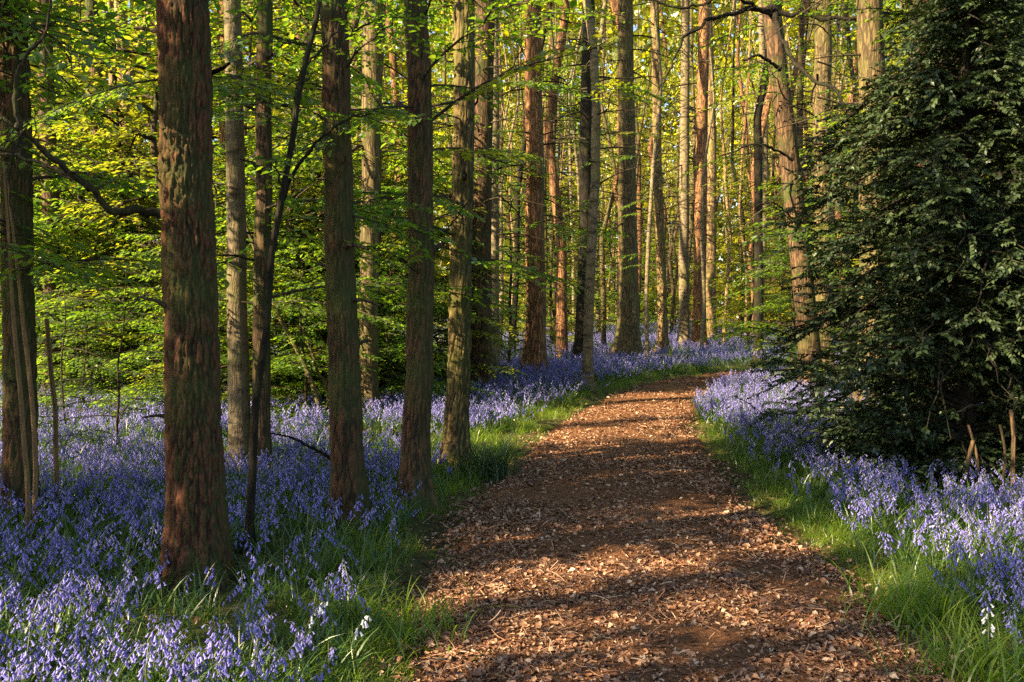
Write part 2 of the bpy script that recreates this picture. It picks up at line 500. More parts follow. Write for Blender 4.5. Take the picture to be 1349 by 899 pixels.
# ------------------------------------------------------------------ trees
def trunk_mesh(name, pts, radii, seg, step, mat, amp=0.0, cell=(0.05, 0.2), flare=0.35, seed=0, wob=0.05):
    """tapered trunk through pts (local metres) with root flare, lumps and, for near trees, raised bark plates"""
    P = np.asarray([tuple(p) for p in pts], float)
    seglen = np.concatenate([[0], np.cumsum(np.linalg.norm(np.diff(P, axis=0), axis=1))])
    n = max(8, int(seglen[-1] / step))
    sd = np.linspace(0, seglen[-1], 600)
    dense = np.stack([np.interp(sd, seglen, P[:, q]) for q in range(3)], 1)
    kw = max(3, int(.4 / (seglen[-1] / 600)) | 1)
    ext = np.vstack([dense[0] + (dense[0] - dense[kw:0:-1]), dense, dense[-1] + (dense[-1] - dense[-2:-kw - 2:-1])])
    ker = np.hanning(kw + 2)[1:-1]; ker /= ker.sum()
    dense = np.stack([np.convolve(ext[:, q], ker, 'same')[kw:kw + 600] for q in range(3)], 1)
    dl = np.concatenate([[0], np.cumsum(np.linalg.norm(np.diff(dense, axis=0), axis=1))])
    s = np.linspace(0, dl[-1], n)
    C = np.stack([np.interp(s, dl, dense[:, k]) for k in range(3)], 1)
    C[:, 0] += .05 * (fbm(np.stack([s * .9, s * 0 + seed, s * 0], 1), 71, 3) - .5) * np.minimum(1, s)
    C[:, 1] += .05 * (fbm(np.stack([s * .9, s * 0 + seed, s * 0 + 5], 1), 73, 3) - .5) * np.minimum(1, s)
    R = np.interp(s, seglen * dl[-1] / seglen[-1], radii)
    th = np.linspace(0, 2 * math.pi, seg, endpoint=False)
    c, sn = np.cos(th), np.sin(th)
    TH = np.broadcast_to(th, (n, seg)).ravel()
    Z = np.repeat(s, seg)
    R0 = np.repeat(R, seg)
    Rb = R[0]
    cx, sx = np.cos(TH), np.sin(TH)
    lob = vnoise(np.stack([cx * 1.6 + 5, sx * 1.6, Z * 1.1 + seed], 1), seed + 3) - .5
    rr = R0 * (1 + wob * 2 * lob)
    fl = np.exp(-Z / (Rb * 1.9))
    rr = rr * (1 + flare * fl * (0.35 + 1.7 * (vnoise(np.stack([cx * 2.2, sx * 2.2, Z * 0 + seed], 1), seed + 8)) ** 1.5))
    bark = np.full(len(rr), 0.7)
    if amp > 0:
        q = np.stack([cx * R0 / cell[0], sx * R0 / cell[0], Z / cell[1]], 1)
        q = q + 0.55 * np.stack([fbm(q * .9, seed + 40, 2), fbm(q * .9 + 7, seed + 41, 2), fbm(q * .9 + 3, seed + 42, 2)], 1)
        fa = np.abs(2 * fbm(q, seed + 50, 3) - 1)
        fb = np.abs(2 * fbm(q * (1.9, 1.9, 1.3) + 11, seed + 54, 2) - 1)
        f1, f2 = worley(q * (.8, .8, 1.5), seed + 57)
        e = np.clip(fa / .26, 0, 1) * (.6 + .4 * np.clip(fb / .2, 0, 1)) * (.35 + .65 * np.clip((f2 - f1) / .2, 0, 1))
        e = e * e * (3 - 2 * e)
        q2 = np.stack([cx * R0 / .012, sx * R0 / .012, Z / .035], 1)
        fn = fbm(q2, seed + 60, 3)
        bark = np.clip(e * (0.5 + .7 * fn), 0, 1)
        rr = rr + amp * (e - .6) + amp * .8 * (fn - .5)
    V = np.stack([np.repeat(C[:, 0], seg) + rr * cx, np.repeat(C[:, 1], seg) + rr * sx, np.repeat(C[:, 2], seg)], 1)
    i = np.arange(n - 1)[:, None] * seg
    j = np.arange(seg)[None, :]
    F = np.stack([i + j, i + (j + 1) % seg, i + seg + (j + 1) % seg, i + seg + j], -1).reshape(-1, 4)
    return mesh(name, V, [F], mat, {"bark": bark}, smooth=True)


def branch_mesh(name, pts, r0, r1, mat, n=26, seg=7, twigs=None):
    """a bough with a collar where it leaves the stem, knots, and forking side twigs that droop"""
    P = smoothpath(pts, n)
    rs = np.random.default_rng(int(abs(P[0, 0]) * 1000) + n + int(abs(P[-1, 2]) * 77))
    d = np.linalg.norm(P[-1] - P[0])
    P[1:-1] += rs.normal(0, d * .008, (n - 2, 3))
    R = np.linspace(r0, r1, n) * (1 + rs.normal(0, .1, n))
    R[0] *= 1.9; R[1] *= 1.25
    B = Bag()
    V, F = tube(P, R, seg); B.add(V, F)
    ln = np.linalg.norm(np.diff(P, axis=0), axis=1).sum()
    for q in range(int(ln * 9) if twigs is None else twigs):
        k = int(rs.integers(4, n - 1))
        t = unit(P[k] - P[k - 1])
        dr = unit(t * rs.uniform(.2, .9) + rs.normal(0, 1, 3) * (.8, .8, .6) - (0, 0, .15))
        l2 = ln * rs.uniform(.08, .26)
        w = np.linspace(0, 1, 6)[:, None]
        Q = P[k] + dr * l2 * w + np.array([0, 0, -.3 * l2]) * w ** 2 + np.cumsum(rs.normal(0, l2 * .03, (6, 3)), 0) * (w > 0)
        V, F = tube(Q, np.linspace(max(.003, R[k] * .3), .0014, 6), 4); B.add(V, F)
        for z in range(int(rs.integers(0, 4))):
            k2 = int(rs.integers(2, 6))
            d2 = unit(dr + rs.normal(0, .7, 3)); l3 = l2 * rs.uniform(.2, .5)
            V, F = tube(Q[k2] + d2 * l3 * np.linspace(0, 1, 4)[:, None] + np.array([0, 0, -.25 * l3]) * (np.linspace(0, 1, 4)[:, None]) ** 2, np.linspace(.0024, .001, 4), 3); B.add(V, F)
    return B.build(name, mat, True)


def crown_mesh(name, seed, n_clump, per, leaf, mat, squash=0.55, dims=(1, 1, 1)):
    """unit crown (radius 1, half height 1): flattened clumps of leaves through the volume, gaps between them"""
    rs = np.random.default_rng(seed)
    cc = rs.normal(0, 1, (n_clump, 3)); cc = unit(cc) * (rs.random((n_clump, 1)) ** .5) * .92
    cc[:, :2] *= (1 - .45 * np.clip(cc[:, 2:3], 0, 1))
    cc = cc * dims
    C = np.repeat(cc, per, 0)
    sz = np.repeat(rs.uniform(.09, .24, n_clump), per)[:, None]
    C = C + rs.normal(0, 1, C.shape) * sz * (1, 1, squash)
    D = unit(rs.normal(0, 1, C.shape) * (1, 1, .4) + (0, 0, -.25))
    N = unit(rs.normal(0, .55, C.shape) + (0, 0, 1))
    s = rs.uniform(.6, 1.25, len(C)) * leaf
    V, F, r = leaf_shapes(C, D, N, s, s * .62, rs)
    B = Bag(); B.add(V, F, 0, r)
    return B.build(name, mat)


def spray_mesh(seed, H, R, n_limb, leaf, mat, z0=.12, rise=.35, droop=.5, spacing=.055, hi=True, narrow=.55, trunk_r=None, dens=.11):
    """a young broadleaf tree: curved stem, limbs, twigs, leaves set along the twigs in flat sprays -> (wood mesh, leaf mesh)"""
    rs = np.random.default_rng(seed)
    wood = Bag(); C, D, N = [], [], []
    tr = trunk_r or .011 * H
    tp = [(0, 0, -.05)]
    x = y = 0.0
    for k in range(1, 7):
        x += rs.normal(0, .035 * H / 6 * 2); y += rs.normal(0, .035 * H / 6 * 2)
        tp.append((x, y, H * k / 6))
    TP = smoothpath(tp, 40)
    V, F = tube(TP, np.linspace(tr, tr * .15, 40), 7); wood.add(V, F)
    for i in range(n_limb):
        f = z0 + (1 - z0) * (i + rs.random()) / n_limb
        b = TP[min(39, int(f * 39))]
        az = i * 2.4 + rs.normal(0, .5)
        ln = R * (1 - narrow * f) * rs.uniform(.65, 1.15)
        el = rise + rs.normal(0, .18)
        n = 8
        t = np.linspace(0, 1, n)
        hx = ln * t
        hz = ln * (math.tan(el) * t - droop * t ** 2 * .7)
        aw = az + np.cumsum(rs.normal(0, .09, n))
        LP = b + np.stack([np.cos(aw) * hx, np.sin(aw) * hx, hz], 1)
        V, F = tube(LP, np.linspace(tr * .38, tr * .07, n), 5); wood.add(V, F)
        nt_ = max(4, int(ln / dens))
        for q in range(nt_):
            g = .18 + .82 * (q + rs.random()) / nt_
            k = min(n - 2, int(g * (n - 1)))
            fr = g * (n - 1) - k
            p = LP[k] * (1 - fr) + LP[k + 1] * fr
            side = 1 if q % 2 else -1
            a2 = aw[k] + side * rs.uniform(.6, 1.15)
            tl = (.38 * ln * (1.15 - g) + .14) * rs.uniform(.7, 1.2)
            m = 5
            u = np.linspace(0, 1, m)
            pz = tl * (.12 * rs.normal() * u - .28 * u ** 2)
            Q = p + np.stack([np.cos(a2) * tl * u, np.sin(a2) * tl * u, pz], 1)
            V, F = tube(Q, np.linspace(tr * .07 + .0012, .001, m), 3); wood.add(V, F)
            nl = max(3, int(tl / spacing))
            for h in range(nl):
                uu = (h + .6) / nl
                pt = p + (math.cos(a2) * tl * uu, math.sin(a2) * tl * uu, tl * -.28 * uu ** 2)
                sd = 1 if h % 2 else -1
                la = a2 + sd * rs.uniform(.5, 1.1) if h < nl - 1 else a2
                C.append(pt); D.append((math.cos(la), math.sin(la), rs.normal(-.18, .22)))
                N.append((rs.normal(0, .3), rs.normal(0, .3), 1))
    C, D, N = map(np.array, (C, D, N))
    s = rs.uniform(.65, 1.25, len(C)) * leaf
    V, F, r = leaf_shapes(C, D, N, s, s * .62, rs, hi)
    lb = Bag(); lb.add(V, F, 0, r)
    return wood.build("trunk", M['twig'], True), lb.build("crown", mat)


CROWNS = [crown_mesh("crown", 100 + k, 46, 46, .075, M['leaf'] if k % 2 else M['leaf_yellow']) for k in range(4)]
CROWNS_FAR = [crown_mesh("crown", 150 + k, 40, 34, .075, M['leaf_sunglow']) for k in range(3)]
CROWNS_THIN = [crown_mesh("crown", 140 + k, 30, 34, .07, M['leaf_yellow'] if k % 2 else M['leaf']) for k in range(3)]


def tree(name, label, base, pix, w0, w1, bark, height=15.0, group=None, near=0, crown=None, crown_r=2.2, boughs=(), depth=None, flare=1.0, cell=(.026, .15), amp=.018):
    """base pixel gives the place on the ground; pix traces the visible stem; the stem goes on to its full height above the view"""
    if depth is None:
        g = ground_at(*base)
        y = g.y
    else:
        y = depth
        g = at(base[0], base[1], y)
    x0, z0 = g.x, gz(g.x, y)
    pts = [Vector((0, 0, -.06))]
    rad = [w0 * .5 * y / FPX]
    for k, (u, v) in enumerate(pix):
        p = at(u, v, y) - Vector((x0, y, z0))
        if p.z > pts[-1].z + .15:
            pts.append(p)
            f = (base[1] - v) / max(1, base[1])
            rad.append((w0 + (w1 - w0) * min(1, f)) * .5 * y / FPX)
    top = pts[-1]
    if height > top.z + 1:
        sl_ = (top - pts[-2]) / max(.1, (top - pts[-2]).z)
        k = (height - top.z)
        pts.append(top + Vector((sl_.x * k * .6, sl_.y * k * .6, k)))
        rad.append(rad[-1] * .45)
    r = root(name, (x0, y, z0), label, "tree", group)
    seed = int(abs(x0 * 37 + y * 11)) % 900
    if near == 2:
        me_ = trunk_mesh("trunk", pts, rad, 170, .016, M[bark], amp, cell, flare, seed)
    elif near == 1:
        me_ = trunk_mesh("trunk", pts, rad, 84, .03, M[bark], amp * .8, cell, flare, seed)
    else:
        me_ = trunk_mesh("trunk", pts, rad, 20, .22, M[bark], 0, cell, flare, seed)
    link("trunk", me_, r)
    tp = pts[-1]
    if crown is not None:
        ch = crown_r * 1.15
        link("crown", crown, r, (tp.x, tp.y, tp.z - ch * .55), (0, 0, seed), (crown_r, crown_r, ch))
    for b in boughs:
        q = [at(*p) - Vector((x0, y, z0)) for p in b[0]]
        link("branch", branch_mesh("branch", q, b[1], b[2], M[b[3] if len(b) > 3 else bark.replace('_near', '')]), r)
    return r


def sapling(name, label, u, y, wood, leaves, sc=1.0, group=None, rz=0.0, x=None):
    if x is None:
        x = at(u, 400, y).x
    r = root(name, (x, y, gz(x, y)), label, "tree", group, rz, sc)
    link("trunk", wood, r)
    link("crown", leaves, r)
    return r


# the trees one can tell apart, nearest first
C_ = CROWNS
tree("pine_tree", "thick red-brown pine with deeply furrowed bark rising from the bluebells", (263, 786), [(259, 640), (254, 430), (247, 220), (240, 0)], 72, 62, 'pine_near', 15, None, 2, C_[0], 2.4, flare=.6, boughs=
     [([(212, 284, 5.58), (186, 279, 5.45), (150, 279, 5.3), (118, 248, 5.2), (72, 212, 5.05), (20, 166, 4.9), (-40, 150, 4.8)], .026, .008, 'twig'),
      ([(24, 168, 4.9), (20, 120, 4.85), (30, 80, 4.8), (58, 45, 4.75), (70, -10, 4.7)], .013, .005, 'twig'),
      ([(30, 172, 4.9), (20, 200, 4.86), (12, 230, 4.84), (16, 292, 4.82)], .007, .003, 'dark'),
      ([(274, 98, 5.55), (290, 92, 5.5), (302, 84, 5.45)], .016, .008, 'dark'),
      ([(118, 248, 5.2), (70, 222, 5.3), (20, 205, 5.4), (-30, 200, 5.5)], .012, .005, 'twig')])
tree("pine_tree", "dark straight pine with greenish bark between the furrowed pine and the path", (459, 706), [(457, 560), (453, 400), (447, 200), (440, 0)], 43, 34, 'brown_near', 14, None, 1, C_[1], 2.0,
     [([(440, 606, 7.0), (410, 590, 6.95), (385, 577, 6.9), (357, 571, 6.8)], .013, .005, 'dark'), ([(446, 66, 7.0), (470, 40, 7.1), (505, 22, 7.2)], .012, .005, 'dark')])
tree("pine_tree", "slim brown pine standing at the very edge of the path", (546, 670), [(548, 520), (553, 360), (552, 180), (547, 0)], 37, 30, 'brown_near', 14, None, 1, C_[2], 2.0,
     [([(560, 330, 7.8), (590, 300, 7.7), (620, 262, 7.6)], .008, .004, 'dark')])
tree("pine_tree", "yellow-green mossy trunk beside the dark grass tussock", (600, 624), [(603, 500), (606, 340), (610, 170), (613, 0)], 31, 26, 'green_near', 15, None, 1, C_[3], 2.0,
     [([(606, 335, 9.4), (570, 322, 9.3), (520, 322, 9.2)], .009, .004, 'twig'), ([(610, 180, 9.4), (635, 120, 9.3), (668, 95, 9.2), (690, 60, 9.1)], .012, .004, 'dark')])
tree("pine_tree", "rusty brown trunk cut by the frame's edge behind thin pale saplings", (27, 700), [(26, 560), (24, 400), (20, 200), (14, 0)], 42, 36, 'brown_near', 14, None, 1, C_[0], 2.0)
tree("birch_tree", "mottled pale trunk close behind the furrowed pine", (317, 640), [(316, 520), (314, 400), (312, 200), (308, 0)], 29, 22, 'birch', 14, None, 0, C_[1], 2.0)
tree("pine_tree", "brown trunk half hidden by the dark forked sapling", (343, 643), [(345, 500), (346, 350), (348, 170), (350, 0)], 24, 20, 'brown', 14, None, 0, C_[2], 2.0)
tree("forked_sapling", "thin dark leaning sapling with a forked top before the mottled trunk", (325, 748), [(331, 650), (335, 560), (352, 440), (356, 340), (371, 250), (388, 165), (394, 100), (413, 40), (420, 0)], 12, 7, 'dark', 6, None, 0, None, 1,
     [([(366, 285, 6.1), (386, 230, 6.05), (412, 195, 6.0), (452, 160, 5.9), (490, 150, 5.9)], .015, .005, 'dark'),
      ([(392, 130, 6.1), (400, 92, 6.15), (430, 60, 6.2), (460, 10, 6.3)], .013, .005, 'dark')])
tree("pine_tree", "green-tinged trunk behind the slim pine at the bluebells' far side", (485, 552), [(486, 430), (488, 260), (491, 120), (493, 0)], 23, 29, 'mossy', 16, None, 0, C_[3], 2.2)
tree("pine_tree", "stout rust-brown trunk just behind the mossy yellow-green one", (631, 525), [(632, 400), (634, 260), (637, 120), (641, 0)], 31, 24, 'brown', 16, None, 0, C_[0], 2.4,
     [([(640, 130, 17.2), (660, 100, 17), (690, 92, 17), (715, 70, 17)], .02, .007, 'dark')])
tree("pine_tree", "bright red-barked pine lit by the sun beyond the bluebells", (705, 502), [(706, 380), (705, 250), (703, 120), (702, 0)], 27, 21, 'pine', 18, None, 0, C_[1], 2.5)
tree("birch_tree", "slim grey trunk between the stout rust-brown one and the red pine", (652, 503), [(651, 400), (651, 250), (652, 0)], 14, 11, 'birch', 16, None, 0, C_[2], 1.8)
tree("birch_tree", "speckled birch with a curved stem beside the bend of the path", (774, 517), [(775, 440), (779, 340), (785, 230), (786, 130), (781, 60), (772, 0)], 14, 11, 'birch', 15, None, 0, C_[3], 2.0,
     [([(784, 80, 18.2), (792, 40, 18.3), (800, -30, 18.4)], .045, .035, 'birch')])
tree("pine_tree", "nearly black straight trunk right behind the speckled birch", (768, 484), [(769, 380), (771, 260), (774, 130), (776, 0)], 19, 16, 'dark', 17, None, 0, C_[0], 2.2)
tree("pine_tree", "tall trunk dark at its foot and pale gold above beyond the bend", (829, 480), [(828, 380), (826, 260), (825, 120), (824, 0)], 27, 20, 'mossy', 19, None, 0, C_[1], 2.6)
tree("pine_tree", "slender golden trunk next to the one with a dark foot", (874, 467), [(872, 380), (868, 280), (865, 150), (862, 0)], 13, 11, 'pale', 18, None, 0, C_[2], 2.0)
tree("birch_tree", "grey mottled stem between the golden trunk and the red-brown pine", (901, 464), [(901, 350), (902, 200), (903, 0)], 14, 11, 'birch', 18, None, 0, C_[3], 2.0)
tree("pine_tree", "red-brown pine standing next to the cream-coloured trunk", (921, 466), [(922, 350), (924, 200), (926, 80), (928, 0)], 17, 14, 'pine', 18, None, 0, C_[0], 2.2)
tree("birch_tree", "cream-coloured sunlit trunk touching the red-brown pine", (935, 458), [(936, 350), (937, 200), (934, 80), (931, 0)], 16, 12, 'pale', 19, None, 0, C_[1], 2.2)
tree("birch_tree", "slender white birch shining by the leaning pine", (1000, 452), [(1004, 340), (1008, 240), (1006, 140), (1003, 0)], 11, 8, 'birch', 18, None, 0, C_[2], 1.8)
tree("pine_tree", "large leaning pine with long bare boughs over the path", (1072, 520), [(1060, 390), (1046, 255), (1031, 130), (1015, 0)], 28, 24, 'brown', 15, None, 0, C_[3], 2.6,
     [([(1020, 20, 14.8), (1034, 60, 14.4), (1062, 96, 14), (1108, 130, 13.6), (1134, 165, 13.4), (1143, 196, 13.3)], .036, .013, 'dark'),
      ([(1016, 12, 14.8), (980, 14, 14.6), (940, 24, 14.4), (905, 46, 14.2), (882, 88, 14), (868, 120, 14)], .04, .01, 'dark'),
      ([(1018, 16, 14.8), (1060, 20, 14.7), (1110, 24, 14.5), (1180, 18, 14.3), (1230, 24, 14.2)], .04, .015, 'dark'),
      ([(1028, 90, 14.8), (1000, 74, 14.6), (980, 80, 14.5)], .03, .012, 'dark'),
      ([(1044, 210, 14.9), (1000, 190, 14.6), (950, 206, 14.4)], .02, .008, 'dark'),
      ([(1018, 20, 14.8), (960, -4, 14.4), (900, 10, 14.2), (850, 0, 14.1)], .03, .01, 'dark'),
      ([(1054, 300, 15), (1020, 268, 14.8), (985, 275, 14.7)], .018, .007, 'dark')], depth=16.5, )
tree("pine_tree", "mossy trunk right behind the leaning pine", (1084, 470), [(1083, 300), (1083, 150), (1084, 0)], 24, 22, 'mossy', 18, None, 0, C_[0], 2.4, depth=20)
tree("pine_tree", "sunlit golden-brown trunk rising above the holly bush", (1150, 500), [(1150, 300), (1149, 150), (1147, 0)], 36, 33, 'mossy', 16, None, 0, C_[1], 2.6, depth=14)
tree("pine_tree", "broad dark brown trunk above the holly at the shaded side", (1226, 560), [(1226, 400), (1226, 150), (1225, 0)], 58, 52, 'brown', 16, None, 0, C_[2], 2.6, depth=12)
tree("pine_tree", "brown trunk among leaves on the far side of the furrowed pine", (137, 470), [(136, 350), (132, 200), (126, 80), (120, 0)], 20, 17, 'brown', 16, None, 0, C_[3], 2.2, depth=19)
tree("birch_tree", "sunlit forked birch seen through the leaves past the dark bough", (172, 480), [(172, 400), (170, 330), (167, 200), (163, 90), (158, 0)], 19, 15, 'pale', 15, None, 0, C_[0], 2.0,
     [([(170, 340, 20), (180, 366, 19.9), (194, 390, 19.8)], .05, .02, 'pale'), ([(166, 120, 20), (178, 70, 20), (196, 20, 20), (205, -20, 20)], .09, .06, 'pale')], depth=20)
tree("birch_tree", "thin straight pole of a tree just behind the forked birch", (148, 470), [(148, 300), (147, 100), (146, 0)], 9, 8, 'pale', 15, None, 0, C_[1], 1.6, depth=22)
tree("pine_tree", "reddish trunk high between the mottled trunk and the forked sapling", (300, 480), [(300, 300), (298, 150), (296, 0)], 20, 18, 'pine', 17, None, 0, C_[2], 2.2, depth=21)
tree("pine_tree", "dim brown trunk deep among leaves by the rusty edge trunk", (70, 500), [(68, 300), (62, 120), (58, 0)], 22, 19, 'brown', 16, None, 0, C_[3], 2.2, depth=16)
tree("birch_tree", "slanted pair of light stems leaning before the shrubs", (428, 562), [(420, 530), (405, 490), (388, 455), (370, 425)], 7, 4, 'mossy', 3.2, None, 0, None, 1, [([(425, 556, 13.2), (432, 520, 13.1), (412, 470, 13), (398, 430, 13)], .028, .012, 'mossy')])
# thin pale saplings at the edge trunk
for (u, v, pp, lab) in (
        (38, 735, [(36, 640), (28, 520), (20, 440)], "thin straw-coloured sapling before the rusty edge trunk, most upright"),
        (46, 715, [(47, 600), (40, 500), (30, 430)], "thin straw-coloured sapling leaning across the rusty edge trunk"),
        (76, 690, [(72, 560), (62, 470), (58, 420)], "thin straw-coloured sapling standing clear of the rusty edge trunk")):
    tree("slim_sapling", lab, (u, v), pp, 7, 4, 'dry', 2.4, "thin saplings by the edge trunk", 0, None, 1, flare=.1)

def dead_twigs(seed, z0, z1, n):
    r = np.random.default_rng(seed); B = Bag()
    for k in range(n):
        z = r.uniform(z0, z1); a = r.uniform(0, 6.283); ln = r.uniform(.4, 1.7)
        u = np.linspace(0, 1, 6)
        aw = a + np.cumsum(r.normal(0, .16, 6))
        Q = np.stack([np.cos(aw) * ln * u, np.sin(aw) * ln * u, z + ln * (r.normal(.15, .25) * u - .3 * u ** 2)], 1)
        V, F = tube(Q, np.linspace(.018, .004, 6) * (.5 + ln * .5), 4); B.add(V, F)
        for q in range(int(r.integers(1, 5))):
            k0 = int(r.integers(2, 5)); a2 = aw[k0] + r.choice([-1, 1]) * r.uniform(.5, 1.1); l2 = ln * r.uniform(.2, .5)
            w_ = np.linspace(0, 1, 4)
            V, F = tube(Q[k0] + np.stack([np.cos(a2) * l2 * w_, np.sin(a2) * l2 * w_, l2 * r.normal(.05, .3) * w_], 1), np.linspace(.006, .0025, 4), 3); B.add(V, F)
    return B.build("dead_twigs", M['twig'], True)


DEAD = [dead_twigs(700 + k, 2.2, 12, 46) for k in range(3)]
for k, o in enumerate([o for o in S.objects if o.get("category") == "tree" and o.location.y > 13 and 'sapling' not in o.name]):
    tag(link("dead_twigs", DEAD[k % 3], o, (0, 0, .6), (0, 0, k)), kind="stuff")

# far trunks beyond the bend: kinds share their meshes
far_me = []
for k, (kind, bark, r0) in enumerate((("pine_tree", 'pine', .15), ("pine_tree", 'brown', .17), ("birch_tree", 'birch', .10), ("birch_tree", 'pale', .12), ("pine_tree", 'mossy', .15), ("birch_tree", 'pale', .075), ("birch_tree", 'birch', .07), ("pine_tree", 'dark', .12), ("pine_tree", 'mossy', .10))):
    rs = np.random.default_rng(60 + k)
    H = 20
    pts = [(0, 0, -.1)] + [(rs.normal(0, .3) * z / 9, rs.normal(0, .3) * z / 9, z) for z in (3, 6, 9, 13, H)]
    far_me.append((kind, bark, trunk_mesh("trunk", pts, [r0, r0 * .9, r0 * .82, r0 * .72, r0 * .5, r0 * .2], 14, .4, M[bark], 0, seed=k * 13)))
FAR_LABEL = {'pine': "sunlit red-brown trunk among the crowded trees beyond the bend", 'brown': "dull brown trunk among the crowded trees beyond the bend",
             'birch': "speckled birch stem among the crowded trees beyond the bend", 'pale': "pale golden stem among the crowded trees beyond the bend",
             'mossy': "green-tinged trunk among the crowded trees beyond the bend", 'dark': "blackish thin trunk among the crowded trees beyond the bend"}
FAR_GROUP = {k: "far %s trunks beyond the bend" % {'pine': 'red-brown', 'brown': 'brown', 'birch': 'speckled birch', 'pale': 'pale golden', 'mossy': 'green-tinged', 'dark': 'blackish'}[k] for k in FAR_LABEL}
taken = [(o.location.x, o.location.y) for o in S.objects if o.parent is None and o.get("category") == "tree"]
rs = np.random.default_rng(5)
n_far = 0
tries = 0
while n_far < 205 and tries < 6000:
    tries += 1
    y = 24 + 50 * rs.random() ** 1.1
    x = (rs.uniform(-.2, .54) if rs.random() < .35 else rs.uniform(-.06, .34)) * y
    if path_sd([x], [y])[0] < .7 or min((x - a) ** 2 + (y - b) ** 2 for a, b in taken) < 1.25 ** 2:
        continue
    if y < 30 and .12 < x / y < .27 and rs.random() < .75:
        continue
    taken.append((x, y))
    kind, bark, me_ = far_me[int(rs.integers(len(far_me)))]
    zone = "past the cream-coloured trunk" if x / y > .205 else "between the red pine and the cream-coloured trunk" if x / y > .03 else "on the shrubs' side of the red pine"
    r = root(kind, (x, y, gz(x, y)), FAR_LABEL[bark].replace("among the crowded trees beyond the bend", "of the far wood " + zone), "tree", FAR_GROUP[bark] + " " + zone, rs.uniform(0, 6.28), rs.uniform(.5, 1.08))
    r.rotation_euler = (rs.normal(0, .022), rs.normal(0, .022), r.rotation_euler.z)
    link("trunk", me_, r)
    cr = rs.uniform(1.6, 2.6)
    ch = rs.uniform(3.5, 6.0) if y > 34 else rs.uniform(2.5, 3.8)
    c = (CROWNS_FAR if y > 40 else CROWNS_THIN)[int(rs.integers(3))]
    if rs.random() < (.08 if y < 50 else .5):
        link("crown", c, r, (0, 0, rs.uniform(12, 16)), (0, 0, rs.uniform(0, 6)), (cr, cr, ch))
    if rs.random() < .7:
        tag(link("dead_twigs", DEAD[int(rs.integers(3))], r, None, (0, 0, rs.uniform(0, 6))), kind="stuff")
    n_far += 1

# understorey: young broadleaf trees in leaf
SP = []
for k, (H, R, nl, lf, mt, z0) in enumerate((*((4.6, 2.1, 38, .10, 'leaf', .1), (6.5, 2.4, 42, .10, 'leaf', .08), (3.4, 1.9, 38, .09, 'leaf', .03), (9.0, 2.7, 52, .12, 'leaf_yellow', .15), (5.4, 2.1, 40, .105, 'leaf_yellow', .06)), (7.5, 2.6, 40, .12, 'leaf_sunglow', .08), (5.0, 2.3, 34, .11, 'leaf_sunglow', .05))):
    SP.append(spray_mesh(200 + k, H, R, nl, lf, M[mt], z0=z0, spacing=.052 if H < 6 else .07, hi=H < 4, dens=.085 if H < 6 else .11))
SLIM = spray_mesh(231, 4.3, 1.25, 34, .07, M['leaf'], z0=.4, rise=.2, spacing=.05, hi=True, narrow=.35, trunk_r=.02, dens=.08)
DK = [spray_mesh(240 + k, 2.2, 1.5, 24, .05, M['leaf_dark'], z0=.05, rise=.2, spacing=.045, hi=False, narrow=.5, trunk_r=.02) for k in range(2)]
UG = "young trees in leaf under the tall ones"
